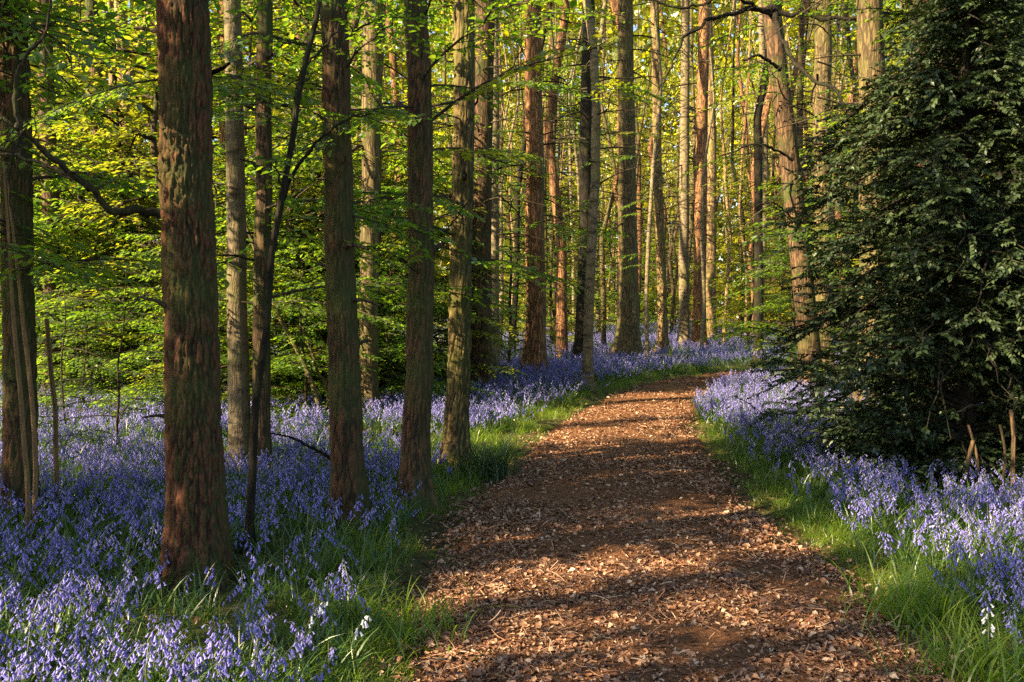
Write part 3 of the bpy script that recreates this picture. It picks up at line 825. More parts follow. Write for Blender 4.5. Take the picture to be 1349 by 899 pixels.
for (u, y, k, sc, rz, lab) in (
        (75, 16.5, 0, 1.2, .3, "young tree in leaf just behind the rusty edge trunk"),
        (160, 16.8, 4, 1.1, 1.4, "yellow-green young tree between the edge trunk and the furrowed pine"),
        (40, 18.5, 1, 1.0, 2.2, "tall young tree filling the corner behind the dark bough"),
        (225, 15.5, 3, .9, .9, "tall leafy tree whose sprays show both sides of the furrowed pine"),
        (120, 17.5, 1, 1.1, 4.0, "leafy young tree in front of the sunlit forked birch"),
        (385, 15.0, 0, 1.0, 2.9, "bright young tree in leaf between the forked sapling and the dark straight pine"),
        (330, 16.0, 1, 1.0, 5.1, "young tree in leaf behind the mottled trunk"),
        (425, 17.5, 3, 1.0, 2.5, "tall leafy tree behind the dark straight pine"),
        (505, 15.6, 0, .9, 4.2, "leafy young tree between the dark straight pine and the slim pine"),
        (560, 16.5, 4, .9, 3.4, "yellow-green young tree behind the slim pine at the path"),
        (668, 23.5, 1, .72, 1.1, "leafy young tree beside the foot of the red pine"),
        (735, 30.0, 4, 1.0, 2.6, "young tree in leaf between the red pine and the black trunk"),
        (985, 31.0, 4, 1.0, 5.6, "bright young tree in leaf past the cream-coloured trunk"),
        (1045, 21.0, 0, .9, 1.9, "young tree in leaf at the foot of the leaning pine"),
        (1130, 17.0, 1, .85, 3.9, "young tree in leaf showing over the holly bush"),
        (1290, 15.0, 3, .9, .6, "tall leafy tree behind the top of the holly"),
        (480, 21.5, 4, 1.0, 4.6, "slender yellow-green tree behind the green-tinged trunk"),
        (270, 22.0, 3, 1.1, 3.0, "tall yellow-green tree behind the reddish high trunk"),
        (20, 23.0, 3, 1.1, 3.0, "tall yellow-green tree behind the dim brown trunk"),
        (8, 17.8, 4, 1.1, 2.0, "yellow-green young tree cut by the frame's edge above the rusty trunk"),
        (130, 17.5, 2, 1.2, 4.0, "bushy young tree low behind the drooping dull bush"),
        (300, 14.6, 2, 1.0, 1.0, "bushy young tree showing between the furrowed pine and the mottled trunk"),
        (400, 15.6, 2, 1.15, 3.0, "bushy young tree behind the slanted light stems"),
        (520, 16.6, 2, 1.1, 5.0, "bushy young tree in the gap beside the green-tinged trunk"),
        (215, 17.5, 4, 1.1, 5.0, "yellow-green young tree past the furrowed pine's shaded side"),
        (350, 19.5, 1, 1.2, 2.0, "tall young tree behind the pair of close trunks"),
        (60, 18.5, 2, 1.3, 2.0, "bushy young tree at the back of the near bluebells by the edge trunk"),
        (555, 20.0, 1, 1.0, 3.3, "tall young tree showing beside the slim pine's top"),
        (95, 15.8, 2, 1.0, .4, "bushy young tree some way behind the straw-coloured saplings"),
        (190, 16.2, 2, 1.1, 2.4, "bushy young tree half behind the furrowed pine on its sunny side"),
        (425, 15.6, 4, .85, 1.4, "yellow-green young tree just left of the dark straight pine's foot"),
        (505, 17.2, 4, .95, 2.2, "yellow-green young tree between the green-tinged trunk and the slim pine"),
        (398, 13.0, 2, .66, 1.3, "small bushy young tree lit by the sun before the slanted light stems"),
        (232, 12.6, 2, .7, 2.3, "small bushy young tree lit by the sun just behind the furrowed pine"),
        (112, 13.4, 2, .6, 4.3, "small bushy young tree lit by the sun behind the drooping dull bush"),
        (510, 14.2, 2, .7, .3, "small bushy young tree lit by the sun beside the slim pine"),
        (285, 13.6, 4, .6, 3.7, "small yellow-green young tree before the mottled trunk's neighbours"),
        (450, 15.6, 2, .8, 3.3, "bushy young tree showing on both sides of the dark straight pine")):
    sapling("young_tree", lab, u, y, SP[k][0], SP[k][1], sc, UG, rz)
sapling("young_tree", "slim young tree hanging its leaves before the rusty edge trunk's top", -12, 6.5, SLIM[0], SLIM[1], 1.0, UG, 1.0)
for (u, y, k, sc, rz, lab) in (
        (150, 9.6, 0, .85, .4, "low dull green bush drooping over the bluebells by the furrowed pine"),
        (85, 11.8, 1, .85, 2.0, "low dull green bush between the edge trunk and the drooping one"),
        (398, 17.5, 1, .7, 1.0, "low dark bush behind the slanted light stems"),
        (545, 16.5, 0, .9, 3.0, "low dark bush in the shade behind the slim pine"),
        (600, 18.5, 1, .8, 5.0, "low dark bush in the shade behind the mossy trunk")):
    o = sapling("shrub", lab, u, y, DK[k][0], DK[k][1], sc, "low dull bushes under the trees", rz)
    o["category"] = "shrub"
rs = np.random.default_rng(9)
n_u = 0
while n_u < 54:
    y = 26 + 48 * rs.random() ** .6
    x = (rs.uniform(-.55, .5) if y > 45 else rs.uniform(-.15, .5)) * y
    if path_sd([x], [y])[0] < 2 or (y < 34 and .1 < x / y < .3):
        continue
    k = int(rs.integers(1, 7))
    yl = k >= 3
    sapling("young_tree", "yellow-green young tree among the far trunks" if yl else "mid-green young tree among the far trunks", 0, y, SP[k][0], SP[k][1], rs.uniform(.9, 1.7), "far %s young trees" % ("yellow-green" if yl else "mid-green"), rs.uniform(0, 6.28), x)
    n_u += 1


# ------------------------------------------------------------------ the dark holly and the yew behind it
def tiered_mesh(seed, prof, n_bough, leaf, mat, hollow=(), shoot=(.22, .5), zmin=.06):
    """evergreen built of boughs: each leaves the stem, runs out to the uneven outline and droops; flat leafy shoots stand along it"""
    rs = np.random.default_rng(seed)
    wood = Bag(); C, D, N = [], [], []
    pz, pr = np.array(prof).T
    V, F = tube(smoothpath([(0, 0, -.1), (.05, .03, pz[-1] * .4), (-.04, 0, pz[-1] * .8), (0, 0, pz[-1])], 20), np.linspace(.09, .015, 20), 8); wood.add(V, F)
    for b in range(n_bough):
        ztip = zmin + (pz[-1] - zmin) * ((b + rs.random()) / n_bough) ** 1.3
        az = b * 2.39996 + rs.normal(0, .25)
        lump = vnoise(np.array([[math.cos(az) * 1.5 + 4, math.sin(az) * 1.5, ztip * 1.3]]), seed)[0]
        R = np.interp(ztip, pz, pr) * (.48 + .88 * lump) * rs.uniform(.85, 1.1)
        z0 = min(pz[-1] * .97, max(.1, ztip + R * rs.uniform(-.25, .5)))
        n = 12
        u = np.linspace(0, 1, n)
        aw = az + np.cumsum(rs.normal(0, .06, n))
        LP = np.stack([np.cos(aw) * R * u, np.sin(aw) * R * u, z0 + (ztip - z0) * u ** 1.7 + .12 * R * np.sin(u * 3.1)], 1)
        LP[:, 2] = np.maximum(LP[:, 2], zmin * .5)
        V, F = tube(LP, np.linspace(.02, .004, n), 5); wood.add(V, F)
        ns = max(5, int(R * 17))
        for q in range(ns + 1):
            g = .22 + .78 * q / ns
            k = min(n - 2, int(g * (n - 1))); fr = g * (n - 1) - k
            p = LP[k] * (1 - fr) + LP[k + 1] * fr
            if any(np.linalg.norm(p - np.array(h[:3])) < h[3] * rs.uniform(.85, 1.15) for h in hollow):
                continue
            a2 = aw[k] + (0 if q == ns else (1 if q % 2 else -1) * rs.uniform(.45, 1.2))
            ln = rs.uniform(*shoot) * (1.1 - .4 * g)
            hd = np.array([math.cos(a2), math.sin(a2), rs.normal(.08, .34)])
            m = 5; w = np.linspace(0, 1, m)[:, None]
            Q = p + hd * ln * w + np.array([0, 0, -.22 * ln]) * w ** 2
            V, F = tube(Q, np.linspace(.004, .0015, m), 3); wood.add(V, F)
            s_ = np.array([-math.sin(a2), math.cos(a2), 0])
            nl = int(ln / .0145)
            roll = rs.normal(0, .7)
            for h in range(nl):
                t = (h + .5) / nl
                C.append(p + hd * ln * t + np.array([0, 0, -.22 * ln * t * t]))
                sd = 1 if h % 2 else -1
                D.append(hd * rs.uniform(.5, 1.0) + s_ * sd * .8 + np.array([0, 0, -.25 - .6 * t * .5 + sd * roll * .5 + rs.normal(0, .15)]))
                N.append((rs.normal(0, .5), rs.normal(0, .5), 1))
    C, D, N = map(np.array, (C, D, N))
    sz = rs.uniform(.55, 1.2, len(C)) * leaf
    V, F, r = leaf_shapes(C, D, N, sz, sz * .6, rs, False)
    lb = Bag(); lb.add(V, F, 0, r)
    return wood.build("trunk", M['dark'], True), lb.build("crown", mat)


HB = at(1268, 640, 8.7)
hol = []
for (u, v, y, q) in ((1290, 545, 7.9, .5), (1265, 470, 7.8, .3), (1300, 340, 7.8, .22)):
    p = at(u, v, y); hol.append((p.x - HB.x, p.y - HB.y, p.z, q))
wd, lv = tiered_mesh(301, [(0, 1.2), (.5, 1.42), (1.2, 1.46), (2.0, 1.36), (2.7, 1.2), (3.1, 1.0), (3.5, .7), (4.0, .4), (4.4, .15)], 330, .052, M['holly'], hol, (.18, .4))
r = root("holly_bush", (HB.x, HB.y, gz(HB.x, HB.y)), "big dark layered holly bush standing over the bluebells beside the path", "bush")
link("trunk", wd, r); link("crown", lv, r)
YB = at(1340, 560, 11.4)
wd, lv = tiered_mesh(303, [(0, 1.6), (1.5, 1.9), (3, 1.7), (4.2, 1.5), (5.2, 1.2), (6.2, .8), (7.4, .2)], 240, .062, M['holly'], (), (.3, .6))
r = root("yew_tree", (YB.x, YB.y, gz(YB.x, YB.y)), "tall dark evergreen rising behind the holly bush", "tree")
link("trunk", wd, r); link("crown", lv, r)
# dry stems standing at the holly's foot
for i, (u, v, pp, lab) in enumerate((
        (1270, 655, [(1274, 610), (1282, 580), (1281, 566)], "dry reddish stem at the holly's foot, first of the row from the path"),
        (1292, 655, [(1288, 600), (1276, 560)], "dry reddish stem at the holly's foot, bent towards the path"),
        (1316, 655, [(1326, 600), (1318, 560), (1308, 545)], "thin dry stalk at the holly's foot curving at its tip"),
        (1336, 655, [(1334, 610), (1338, 575), (1332, 540), (1336, 522)], "thick dry stem at the holly's foot beside the frame's edge"))):
    tree("dead_stem", lab, (u, v), pp, 6 if i in (0, 3) else 4, .6, 'brown', .1, "dry stems at the holly's foot", 0, None, 1, depth=7.75, flare=.1)
for o in list(S.objects):
    if o.get("category") == "tree" and o.name.startswith("dead_stem"):
        o["category"] = "dead stem"

# ------------------------------------------------------------------ unseen trees beside and behind the camera, added to throw bands of shade
TALL = trunk_mesh("trunk", [(0, 0, -.1), (.1, 0, 5), (.05, .1, 10), (0, 0, 16)], [.2, .17, .13, .05], 14, .4, M['pine'], 0, seed=77)
SHADE_CROWN = [crown_mesh("crown", 170 + k, 40, 60, .085, M['leaf']) for k in range(3)]
rs = np.random.default_rng(45)
SHADE = []
hd = np.array([sun_dir.x, sun_dir.y]) / math.hypot(sun_dir.x, sun_dir.y)
sd_ = np.array([-hd[1], hd[0]])
while len(SHADE) < 13:
    a, b = rs.uniform(5.5, 31), rs.uniform(-3.0, 9)
    p = np.array([0.2, 6.5]) + hd * a + sd_ * b
    if p[0] > -.56 * p[1] - 1.8 or min([9] + [math.hypot(p[0] - q[0], p[1] - q[1]) for q in SHADE]) < 1.9:
        continue
    SHADE.append((p[0], p[1], a))
for i, (x, y, a) in enumerate(SHADE):
    r = root("pine_tree", (x, y, gz(x, y)), "unseen tall tree added on the sunny side to cast bands of shade", "tree", "shade trees on the sunny side", i * 1.3)
    link("trunk", TALL, r)
    cr = rs.uniform(1.4, 2.3)
    link("crown", SHADE_CROWN[i % 3], r, (0, 0, min(14.5, max(6.5, a * math.tan(SUN_EL) + rs.uniform(-1.2, 2.2)))), (0, 0, i), (cr, cr, cr * rs.uniform(.8, 1.4)))

def shoot_mesh(seed, L_, leaf, mat):
    """one leafy side shoot: a thin drooping branch with side twigs carrying leaves -> mesh with wood and leaves"""
    r = np.random.default_rng(seed); B = Bag(); C, D, N = [], [], []
    u = np.linspace(0, 1, 10)
    bend = np.cumsum(r.normal(0, .07, 10))
    P = np.stack([u * L_, bend * L_ * .5, L_ * (.22 * u - .34 * u ** 2)], 1)
    V, F = tube(P, np.linspace(.010, .002, 10), 5); B.add(V, F, 0)
    for q in range(int(L_ / .075)):
        f = .15 + .85 * (q + r.random()) / (L_ / .075)
        p = np.array([np.interp(f, u, P[:, k]) for k in range(3)])
        a = (1 if q % 2 else -1) * r.uniform(.5, 1.1)
        tl = L_ * .42 * (1.15 - f) * r.uniform(.6, 1.2) + .06
        e = np.array([math.cos(a) * tl, math.sin(a) * tl, -.14 * tl])
        V, F = tube([p, p + e * .5 + (0, 0, .02 * tl), p + e], [.003, .002, .001], 3); B.add(V, F, 0)
        n_ = max(3, int(tl / .042))
        for h in range(n_):
            t = (h + .6) / n_
            la = a + (1 if h % 2 else -1) * r.uniform(.4, 1.1)
            C.append(p + e * t); D.append((math.cos(la), math.sin(la), r.normal(-.2, .25))); N.append((r.normal(0, .35), r.normal(0, .35), 1))
    C, D, N = map(np.array, (C, D, N))
    sz = r.uniform(.6, 1.2, len(C)) * leaf
    V, F, q = leaf_shapes(C, D, N, sz, sz * .64, r, True); B.add(V, F, 1, q)
    return B.build("leafy_shoot", [M['twig'], mat])


STUBS = []
for k in range(3):
    r_ = np.random.default_rng(740 + k)
    Q = np.array([(0, 0, 0), (.05, 0, .01), (.10, r_.normal(0, .01), .02), (.16 + .06 * k, r_.normal(0, .02), .015)])
    V, F = tube(Q, [.03, .018, .014, .008], 7)
    STUBS.append(mesh("branch_stub", V, [F], M['twig'], smooth=True))
for o in [o for o in S.objects if o.get("category") == "tree" and 5 < o.location.y < 19 and o.name.startswith("pine_tree") and o.location.x > -.56 * o.location.y]:
    co = np.array([v.co for v in [c for c in o.children if c.name.startswith("trunk")][0].data.vertices])
    q_ = np.random.default_rng(int(o.location.y * 100))
    for z in q_.uniform(.9, 1.6 + .34 * o.location.y, int(q_.integers(4, 8))):
        ring = co[np.abs(co[:, 2] - z) < .12]
        a = q_.uniform(0, 6.28); c = ring.mean(0); rad = np.linalg.norm((ring - c)[:, :2], axis=1).mean() * .93
        link("branch_stub", STUBS[int(q_.integers(3))], o, (c[0] + math.cos(a) * rad, c[1] + math.sin(a) * rad, z), (0, q_.normal(-.1, .3), a), q_.uniform(.5, 1.1))
SHOOTS = [shoot_mesh(720 + k, .75 + .25 * k, .062, M['leaf'] if k != 1 else M['leaf_yellow']) for k in range(4)]
rs = np.random.default_rng(19)
for o in [o for o in S.objects if o.get("category") == "tree" and 5 < o.location.y < 30 and o.name.split('.')[0] in ("pine_tree", "birch_tree", "forked_sapling") and o.location.x > -.56 * o.location.y]:
    y = o.location.y
    if y > 24 and rs.random() < .4:
        continue
    top = 1.6 + .36 * y
    tk = [c for c in o.children if c.name.startswith("trunk")][0].data
    co = np.empty(len(tk.vertices) * 3, np.float32); tk.vertices.foreach_get("co", co); co = co.reshape(-1, 3)
    edge = 'rusty brown trunk' in o['label']
    for q in range(26 if edge else 4 if y < 6 else int(rs.integers(8, 15))):
        z = rs.uniform(1.7 if edge else 1.5 if y > 7 else 2.1, top)
        ring = co[np.abs(co[:, 2] - z) < .12]
        if not len(ring):
            continue
        c = ring.mean(0)
        link("leafy_shoot", SHOOTS[int(rs.integers(4))], o, (c[0], c[1], z), (rs.normal(0, .15), rs.normal(0, .2), rs.uniform(0, 6.28)), rs.uniform(.9, 1.5) if edge else rs.uniform(.5, .95) if y < 7.5 else rs.uniform(.8, 1.6))

COLUMN = [crown_mesh("crown", 180 + k, 34, 44, .16, M['leaf'], dims=(.42, .42, 5.2)) for k in range(2)]  # unseen columnar trees, placed and shaped to lay shade bands across the path
for i, (a, b) in enumerate(((9.0, 2.25), (12.5, 1.2), (8.2, .25), (13.5, -1.0), (10.0, -2.3), (14.0, -3.7), (9.5, -5.2), (15.0, 3.6), (11.0, 5.0))):
    p = np.array([.2, 6.5]) + hd * a + sd_ * b
    r = root("birch_tree", (p[0], p[1], gz(*p)), "unseen narrow tree added on the sunny side to cast a band of shade", "tree", "narrow shade trees on the sunny side", i * 1.7)
    link("trunk", TALL, r, None, None, (.45, .45, .8))
    link("crown", COLUMN[i % 2], r, (0, 0, 6.6), (0, 0, i))

# far-off wood that closes the view
rs = np.random.default_rng(77)
n = 130000
C = np.stack([rs.uniform(-70, 75, n), rs.uniform(76, 96, n), 32 * rs.random(n)], 1)
dn = fbm(np.stack([C[:, 0] * .22, C[:, 1] * .12, C[:, 2] * .2], 1), 15, 3)
C = C[dn > .27]
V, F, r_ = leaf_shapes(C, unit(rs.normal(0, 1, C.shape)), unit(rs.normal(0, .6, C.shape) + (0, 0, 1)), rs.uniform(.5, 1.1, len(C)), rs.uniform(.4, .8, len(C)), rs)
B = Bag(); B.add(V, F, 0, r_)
tag(link("far_off_wood", B.build("far_off_wood", M['leaf_sunglow'])), "far-off leafy wood closing the view behind the last trunks", "wood", None, "stuff")


# ------------------------------------------------------------------ ground plants
def scatter(name, P, rot, scl, idx, sources, label, cat):
    """a great many small plants or leaves as one object: each point carries one of the source meshes"""
    me = mesh(name, P, [], sources[0].materials[0], {"scl": scl})
    a = me.attributes.new("idx", 'INT', 'POINT'); a.data.foreach_set("value", np.asarray(idx, np.int32))
    a = me.attributes.new("rot", 'FLOAT_VECTOR', 'POINT'); a.data.foreach_set("vector", np.asarray(rot, np.float32).ravel())
    o = tag(link(name, me), label, cat, None, "stuff")
    col = bpy.data.collections.new(name + "_sources")
    for k, s in enumerate(sources):
        col.objects.link(bpy.data.objects.new("%s_source_%02d" % (name, k), s))
    ng = bpy.data.node_groups.new(name, "GeometryNodeTree")
    ng.interface.new_socket("Geometry", in_out='INPUT', socket_type='NodeSocketGeometry')
    ng.interface.new_socket("Geometry", in_out='OUTPUT', socket_type='NodeSocketGeometry')
    N, L = ng.nodes, ng.links
    gi, go = N.new("NodeGroupInput"), N.new("NodeGroupOutput")
    ci = N.new("GeometryNodeCollectionInfo"); ci.inputs["Collection"].default_value = col
    ci.inputs["Separate Children"].default_value = True; ci.inputs["Reset Children"].default_value = True
    ip = N.new("GeometryNodeInstanceOnPoints"); ip.inputs["Pick Instance"].default_value = True

    def named(t, nm):
        q = N.new("GeometryNodeInputNamedAttribute"); q.data_type = t; q.inputs["Name"].default_value = nm
        return q.outputs["Attribute"]
    L.new(gi.outputs[0], ip.inputs["Points"]); L.new(ci.outputs[0], ip.inputs["Instance"])
    L.new(named('INT', "idx"), ip.inputs["Instance Index"])
    er = N.new("FunctionNodeEulerToRotation"); L.new(named('FLOAT_VECTOR', "rot"), er.inputs[0])
    L.new(er.outputs[0], ip.inputs["Rotation"]); L.new(named('FLOAT', "scl"), ip.inputs["Scale"])
    L.new(ip.outputs[0], go.inputs[0])
    md = o.modifiers.new("scatter", 'NODES'); md.node_group = ng
    return o


def blades(rs, n, h, w, spread, lean, seg=4):
    """strap leaves or grass blades from one foot"""
    VV, FF, RR = [], [], []
    for k in range(n):
        az = rs.uniform(0, 6.283)
        L_ = h * rs.uniform(.6, 1.15)
        ln = lean * rs.uniform(.4, 1.3)
        u = np.linspace(0, 1, seg + 1)
        hx = L_ * (ln * u ** 1.6)
        hz = L_ * (u - .42 * ln * u ** 2.4)
        b = np.array([rs.normal(0, spread), rs.normal(0, spread), 0])
        c = b + np.stack([np.cos(az) * hx, np.sin(az) * hx, hz], 1)
        ww = w * rs.uniform(.7, 1.2) * np.clip(1.05 - u ** 2.2, .02, 1) * (.7 + .6 * np.minimum(u * 3, 1) * .5)
        a2 = az + rs.normal(0, .5)
        s = np.array([-math.sin(a2), math.cos(a2), 0])
        V = np.stack([c - s * ww[:, None] * .5, c + s * ww[:, None] * .5], 1).reshape(-1, 3)
        i = np.arange(seg)[:, None] * 2
        VV.append(V); FF.append(i + [0, 1, 3, 2] + k * 2 * (seg + 1)); RR.append(np.full(len(V), rs.random()))
    return np.concatenate(VV), np.concatenate(FF), np.concatenate(RR)


def bell(rs, p, d, s, sides, rings):
    """one drooping bell along d with flared, notched mouth"""
    prof = [(0, .18), (.25, .5), (.7, .52), (1.0, .95)] if rings == 3 else [(0, .25), (.6, .55), (1.0, .95)]
    d = unit(np.asarray(d, float))
    a = unit(np.cross(d, (.3, .2, 1)))
    b = np.cross(d, a)
    th = np.linspace(0, 6.283, sides, endpoint=False)
    V = []
    for (t, r) in prof:
        rr = r * s * .36
        z = t * s + (0 if t < 1 else s * .1 * (np.arange(sides) % 2 - .5))
        V.append(p + (a * np.cos(th)[:, None] + b * np.sin(th)[:, None]) * rr + d * (np.ones(sides) * z)[:, None])
    n = len(prof)
    i = np.arange(n - 1)[:, None] * sides
    j = np.arange(sides)[None, :]
    F = np.stack([i + j, i + (j + 1) % sides, i + sides + (j + 1) % sides, i + sides + j], -1).reshape(-1, 4)
    return np.concatenate(V), F


def bluebell(seed, hi=True):
    """-> stem bag, flower bag, foliage bag"""
    rs = np.random.default_rng(seed)
    H = rs.uniform(.27, .38)
    n = 9 if hi else 6
    u = np.linspace(0, 1, n)
    arch = rs.uniform(.05, .11)
    P = np.stack([arch * u ** 3 + .015 * u, rs.normal(0, .006) * u, H * (u - .1 * u ** 5)], 1)
    st, fl, fo = Bag(), Bag(), Bag()
    V, F = tube(P, np.linspace(.0036, .002, n), 4 if hi else 3); st.add(V, F)
    nb = int(rs.integers(8, 13)) if hi else 7
    for k in range(nb):
        f = .58 + .42 * k / (nb - 1)
        p = np.array([np.interp(f, u, P[:, q]) for q in range(3)])
        az = rs.normal(0, 1.0) if k % 3 else rs.uniform(0, 6.28)
        out_ = np.array([math.cos(az), math.sin(az), 0])
        p2 = p + out_ * .012 + (0, 0, .004)
        d = out_ * .55 + np.array([0, 0, -1.0 + .35 * (f > .93)])
        V, F = bell(rs, p2, d, (.0215 if hi else .027) * rs.uniform(.8, 1.15) * (1 - .3 * (f > .9)), 6 if hi else 4, 3 if hi else 2)
        fl.add(V, F, 0, rs.random())
        if hi:
            V, F = tube([p, (p + p2) / 2 + (0, 0, .003), p2], .0012, 3); st.add(V, F)
    V, F, r = blades(rs, 5 if hi else 4, .27, .013, .008, .9, 5 if hi else 3); fo.add(V, F, 0, r)
    return st, fl, fo


def merged(parts, name, mats):
    B = Bag()
    for k, b in enumerate(parts):
        for V, r, in zip(b.V, b.r):
            pass
        V = np.concatenate(b.V); r = np.concatenate(b.r)
        B.add(V, np.concatenate(b.F4), k, r)
    return B.build(name, mats)


BB = [bluebell(400 + k) for k in range(6)]
BBM = [(a.build("stem", M['stem'], True), b.build("blossom", M['bell'], True), c.build("foliage", M['blue_leaf'])) for a, b, c in BB]
BB_HI = [merged(p, "bluebell", [M['stem'], M['bell'], M['blue_leaf']]) for p in BB]
BB_LO = [merged(bluebell(420 + k, False), "bluebell", [M['stem'], M['bell'], M['blue_leaf']]) for k in range(5)]
rs = np.random.default_rng(31)


def grass_me(seed, n, h, w, sp, lean, mat='grass'):
    r = np.random.default_rng(seed)
    V, F, rr = blades(r, n, h, w, sp, lean)
    B = Bag(); B.add(V, F, 0, rr)
    return B.build("grass", M[mat])


GR = [grass_me(440 + k, 13, .135 + .02 * k, .006, .035, 1.0) for k in range(4)]
GRL = [grass_me(450 + k, 7, .24 + .03 * k, .0085, .03, .75, 'blue_leaf') for k in range(3)]


def cells(x0, x1, y0, y1, dens):
    n = int((x1 - x0) * (y1 - y0) * dens)
    x = rs.uniform(x0, x1, n); y = rs.uniform(y0, y1, n)
    k = np.abs(x) < .56 * y + .7
    return x[k], y[k]


def patch(x, y, f, k):
    return fbm(np.stack([x * f, y * f, np.zeros_like(x)], 1), k, 3)


def off_bush(x, y):
    return ~(((x - HB.x) ** 2 / 1.5 + (y - HB.y - .2) ** 2 / 1.3 < .75) | ((x - YB.x) ** 2 + (y - YB.y) ** 2 < .8))


def margin(x, y):
    """how far the grass margin reaches from the path's edge before the bluebells thicken"""
    right = x > np.interp(y, CL[:, 1], CL[:, 0])
    m = np.where(right, np.interp(y, [3, 5.5, 7, 9, 12, 14, 16, 20], [.45, .42, .5, .55, .3, .12, .08, .08]), np.interp(y, [3, 5, 6.5, 8, 10, 14, 20, 26], [.42, .38, .28, .5, .75, .55, .5, .6]))
    return m


allx, ally = [], []
for (y0, y1, dn) in ((2.2, 8, 135), (8, 14, 125), (14, 24, 85), (24, 40, 38), (40, 66, 9)):
    x, y = cells(-.56 * y1 - .7, .56 * y1 + .7, y0, y1, dn)
    s = path_sd(x, y)
    mg = margin(x, y)
    dens = np.clip((s - mg * .55) / (mg * .9), 0, 1) * np.clip((patch(x, y, .9, 51) - .31) * 4.5, .12, 1) * np.where((x < -.06 * y) & (y > 17), .25, 1)
    k = (rs.random(len(x)) < dens) & (s > .05) & off_bush(x, y)
    allx.append(x[k]); ally.append(y[k])
bx, by = np.concatenate(allx), np.concatenate(ally)
bz = ground_z(bx, by) - .01
near = np.argsort(by + .0 * bx)
inview = np.abs(bx) < .505 * by
near = near[inview[near] & (by[near] > 3.45)][:300]
WB = [ground_at(465, 893), ground_at(398, 884), ground_at(1300, 892)]
PINE_FOOT = ground_at(263, 786)
for i in near:
    p = BBM[int(rs.integers(6))]
    sd0 = path_sd([bx[i]], [by[i]])[0]
    if bx[i] < 0.7:
        place = ("at the foot of the furrowed pine" if math.hypot(bx[i] - PINE_FOOT.x, by[i] - PINE_FOOT.y) < .75 else
                 "scattered in the grass just off the path on the furrowed pine's side" if sd0 < .75 else
                 "in the open carpet between the furrowed pine and the path" if bx[i] > PINE_FOOT.x else "in the lower corner of the carpet below the straw-coloured saplings")
    else:
        place = "scattered in the grass just off the path on the holly's side" if sd0 < .6 else "on the thick bank in front of the holly"
    r = root("bluebell", (bx[i], by[i], bz[i]), "violet-blue bluebell " + place, "bluebell", "nearest bluebells " + place, rs.uniform(0, 6.28), rs.uniform(.72, 1.1))
    for m_ in p:
        link(m_.name.split('.')[0], m_, r)
for q, lab in zip(WB, ("white bluebell with the fullest head, standing beside the path's grassy edge", "paler white bluebell a little away from the path among blue ones", "white bluebell in the bright grass on the holly's side")):
    r = root("white_bluebell", (q.x, q.y, gz(q.x, q.y)), lab, "bluebell", None, rs.uniform(0, 6.28), 1.05)
    ms = BB[2][1].build("blossom", M['white_bell'], True)
    link("stem", BBM[2][0], r); link("blossom", ms, r); link("foliage", BBM[2][2], r)
rest = np.ones(len(bx), bool); rest[near] = False
for nm, sel, src, k_, lab in (("bluebell_carpet", rest & (by < 11), BB_HI, 6, "dense carpet of violet-blue bluebells among the nearer trunks"), ("far_bluebell_carpet", rest & (by >= 11), BB_LO, 5, "hazy violet carpet of bluebells spreading under the far trunks")):
    n = int(sel.sum())
    rot = np.stack([rs.normal(0, .2, n), rs.normal(0, .2, n), rs.uniform(0, 6.28, n)], 1)
    sc = (.55 + .58 * rs.random(n) ** .7) * np.interp(by[sel], [11, 24, 40, 66], [1, 1.12, 1.5, 2.2])
    scatter(nm, np.stack([bx[sel], by[sel], bz[sel]], 1), rot, sc, rs.integers(0, k_, n), src, lab, "bluebells")

# grass: thick along the margins, sparse strap leaves under the bluebells
gxs, gys, gsc, gid = [], [], [], []
for (y0, y1, dn) in ((2.2, 8, 210), (8, 15, 150), (15, 27, 70)):
    x, y = cells(-.56 * y1 - .7, .56 * y1 + .7, y0, y1, dn)
    s = path_sd(x, y)
    mg = margin(x, y)
    q = patch(x, y, 1.4, 81)
    dens = np.clip(s / .12, 0, 1) * np.clip(1.25 - s / (mg * 1.9), .0, 1) * np.clip((q - .30) * 4.5, .3, 1)
    k = (rs.random(len(x)) < dens) & off_bush(x, y)
    gxs.append(x[k]); gys.append(y[k]); gsc.append(rs.uniform(.55, 1.1, k.sum()) * np.clip(.45 + s[k] * 1.6, .45, 1.15)); gid.append(rs.integers(0, 4, k.sum()))
x, y = cells(-6, 6, 2.2, 11, 55)
s = path_sd(x, y)
k = (s > .25) & off_bush(x, y) & (rs.random(len(x)) < .8)
gxs.append(x[k]); gys.append(y[k]); gsc.append(rs.uniform(.7, 1.15, k.sum())); gid.append(rs.integers(4, 7, k.sum()))
# stray tufts creeping onto the path's edge
x, y = cells(-3, 6, 2.2, 22, 14)
s = path_sd(x, y)
k = (s < .06) & (s > -.28) & (patch(x, y, 1.2, 90) > .5)
gxs.append(x[k]); gys.append(y[k]); gsc.append(rs.uniform(.25, .55, k.sum())); gid.append(rs.integers(0, 4, k.sum()))
x, y, sc, idx = map(np.concatenate, (gxs, gys, gsc, gid))
n = len(x)
scatter("grass", np.stack([x, y, ground_z(x, y) - .01], 1), np.stack([rs.normal(0, .1, n), rs.normal(0, .1, n), rs.uniform(0, 6.28, n)], 1), sc, idx, GR + GRL, "bright green grass edging the path and growing between bluebells", "grass")

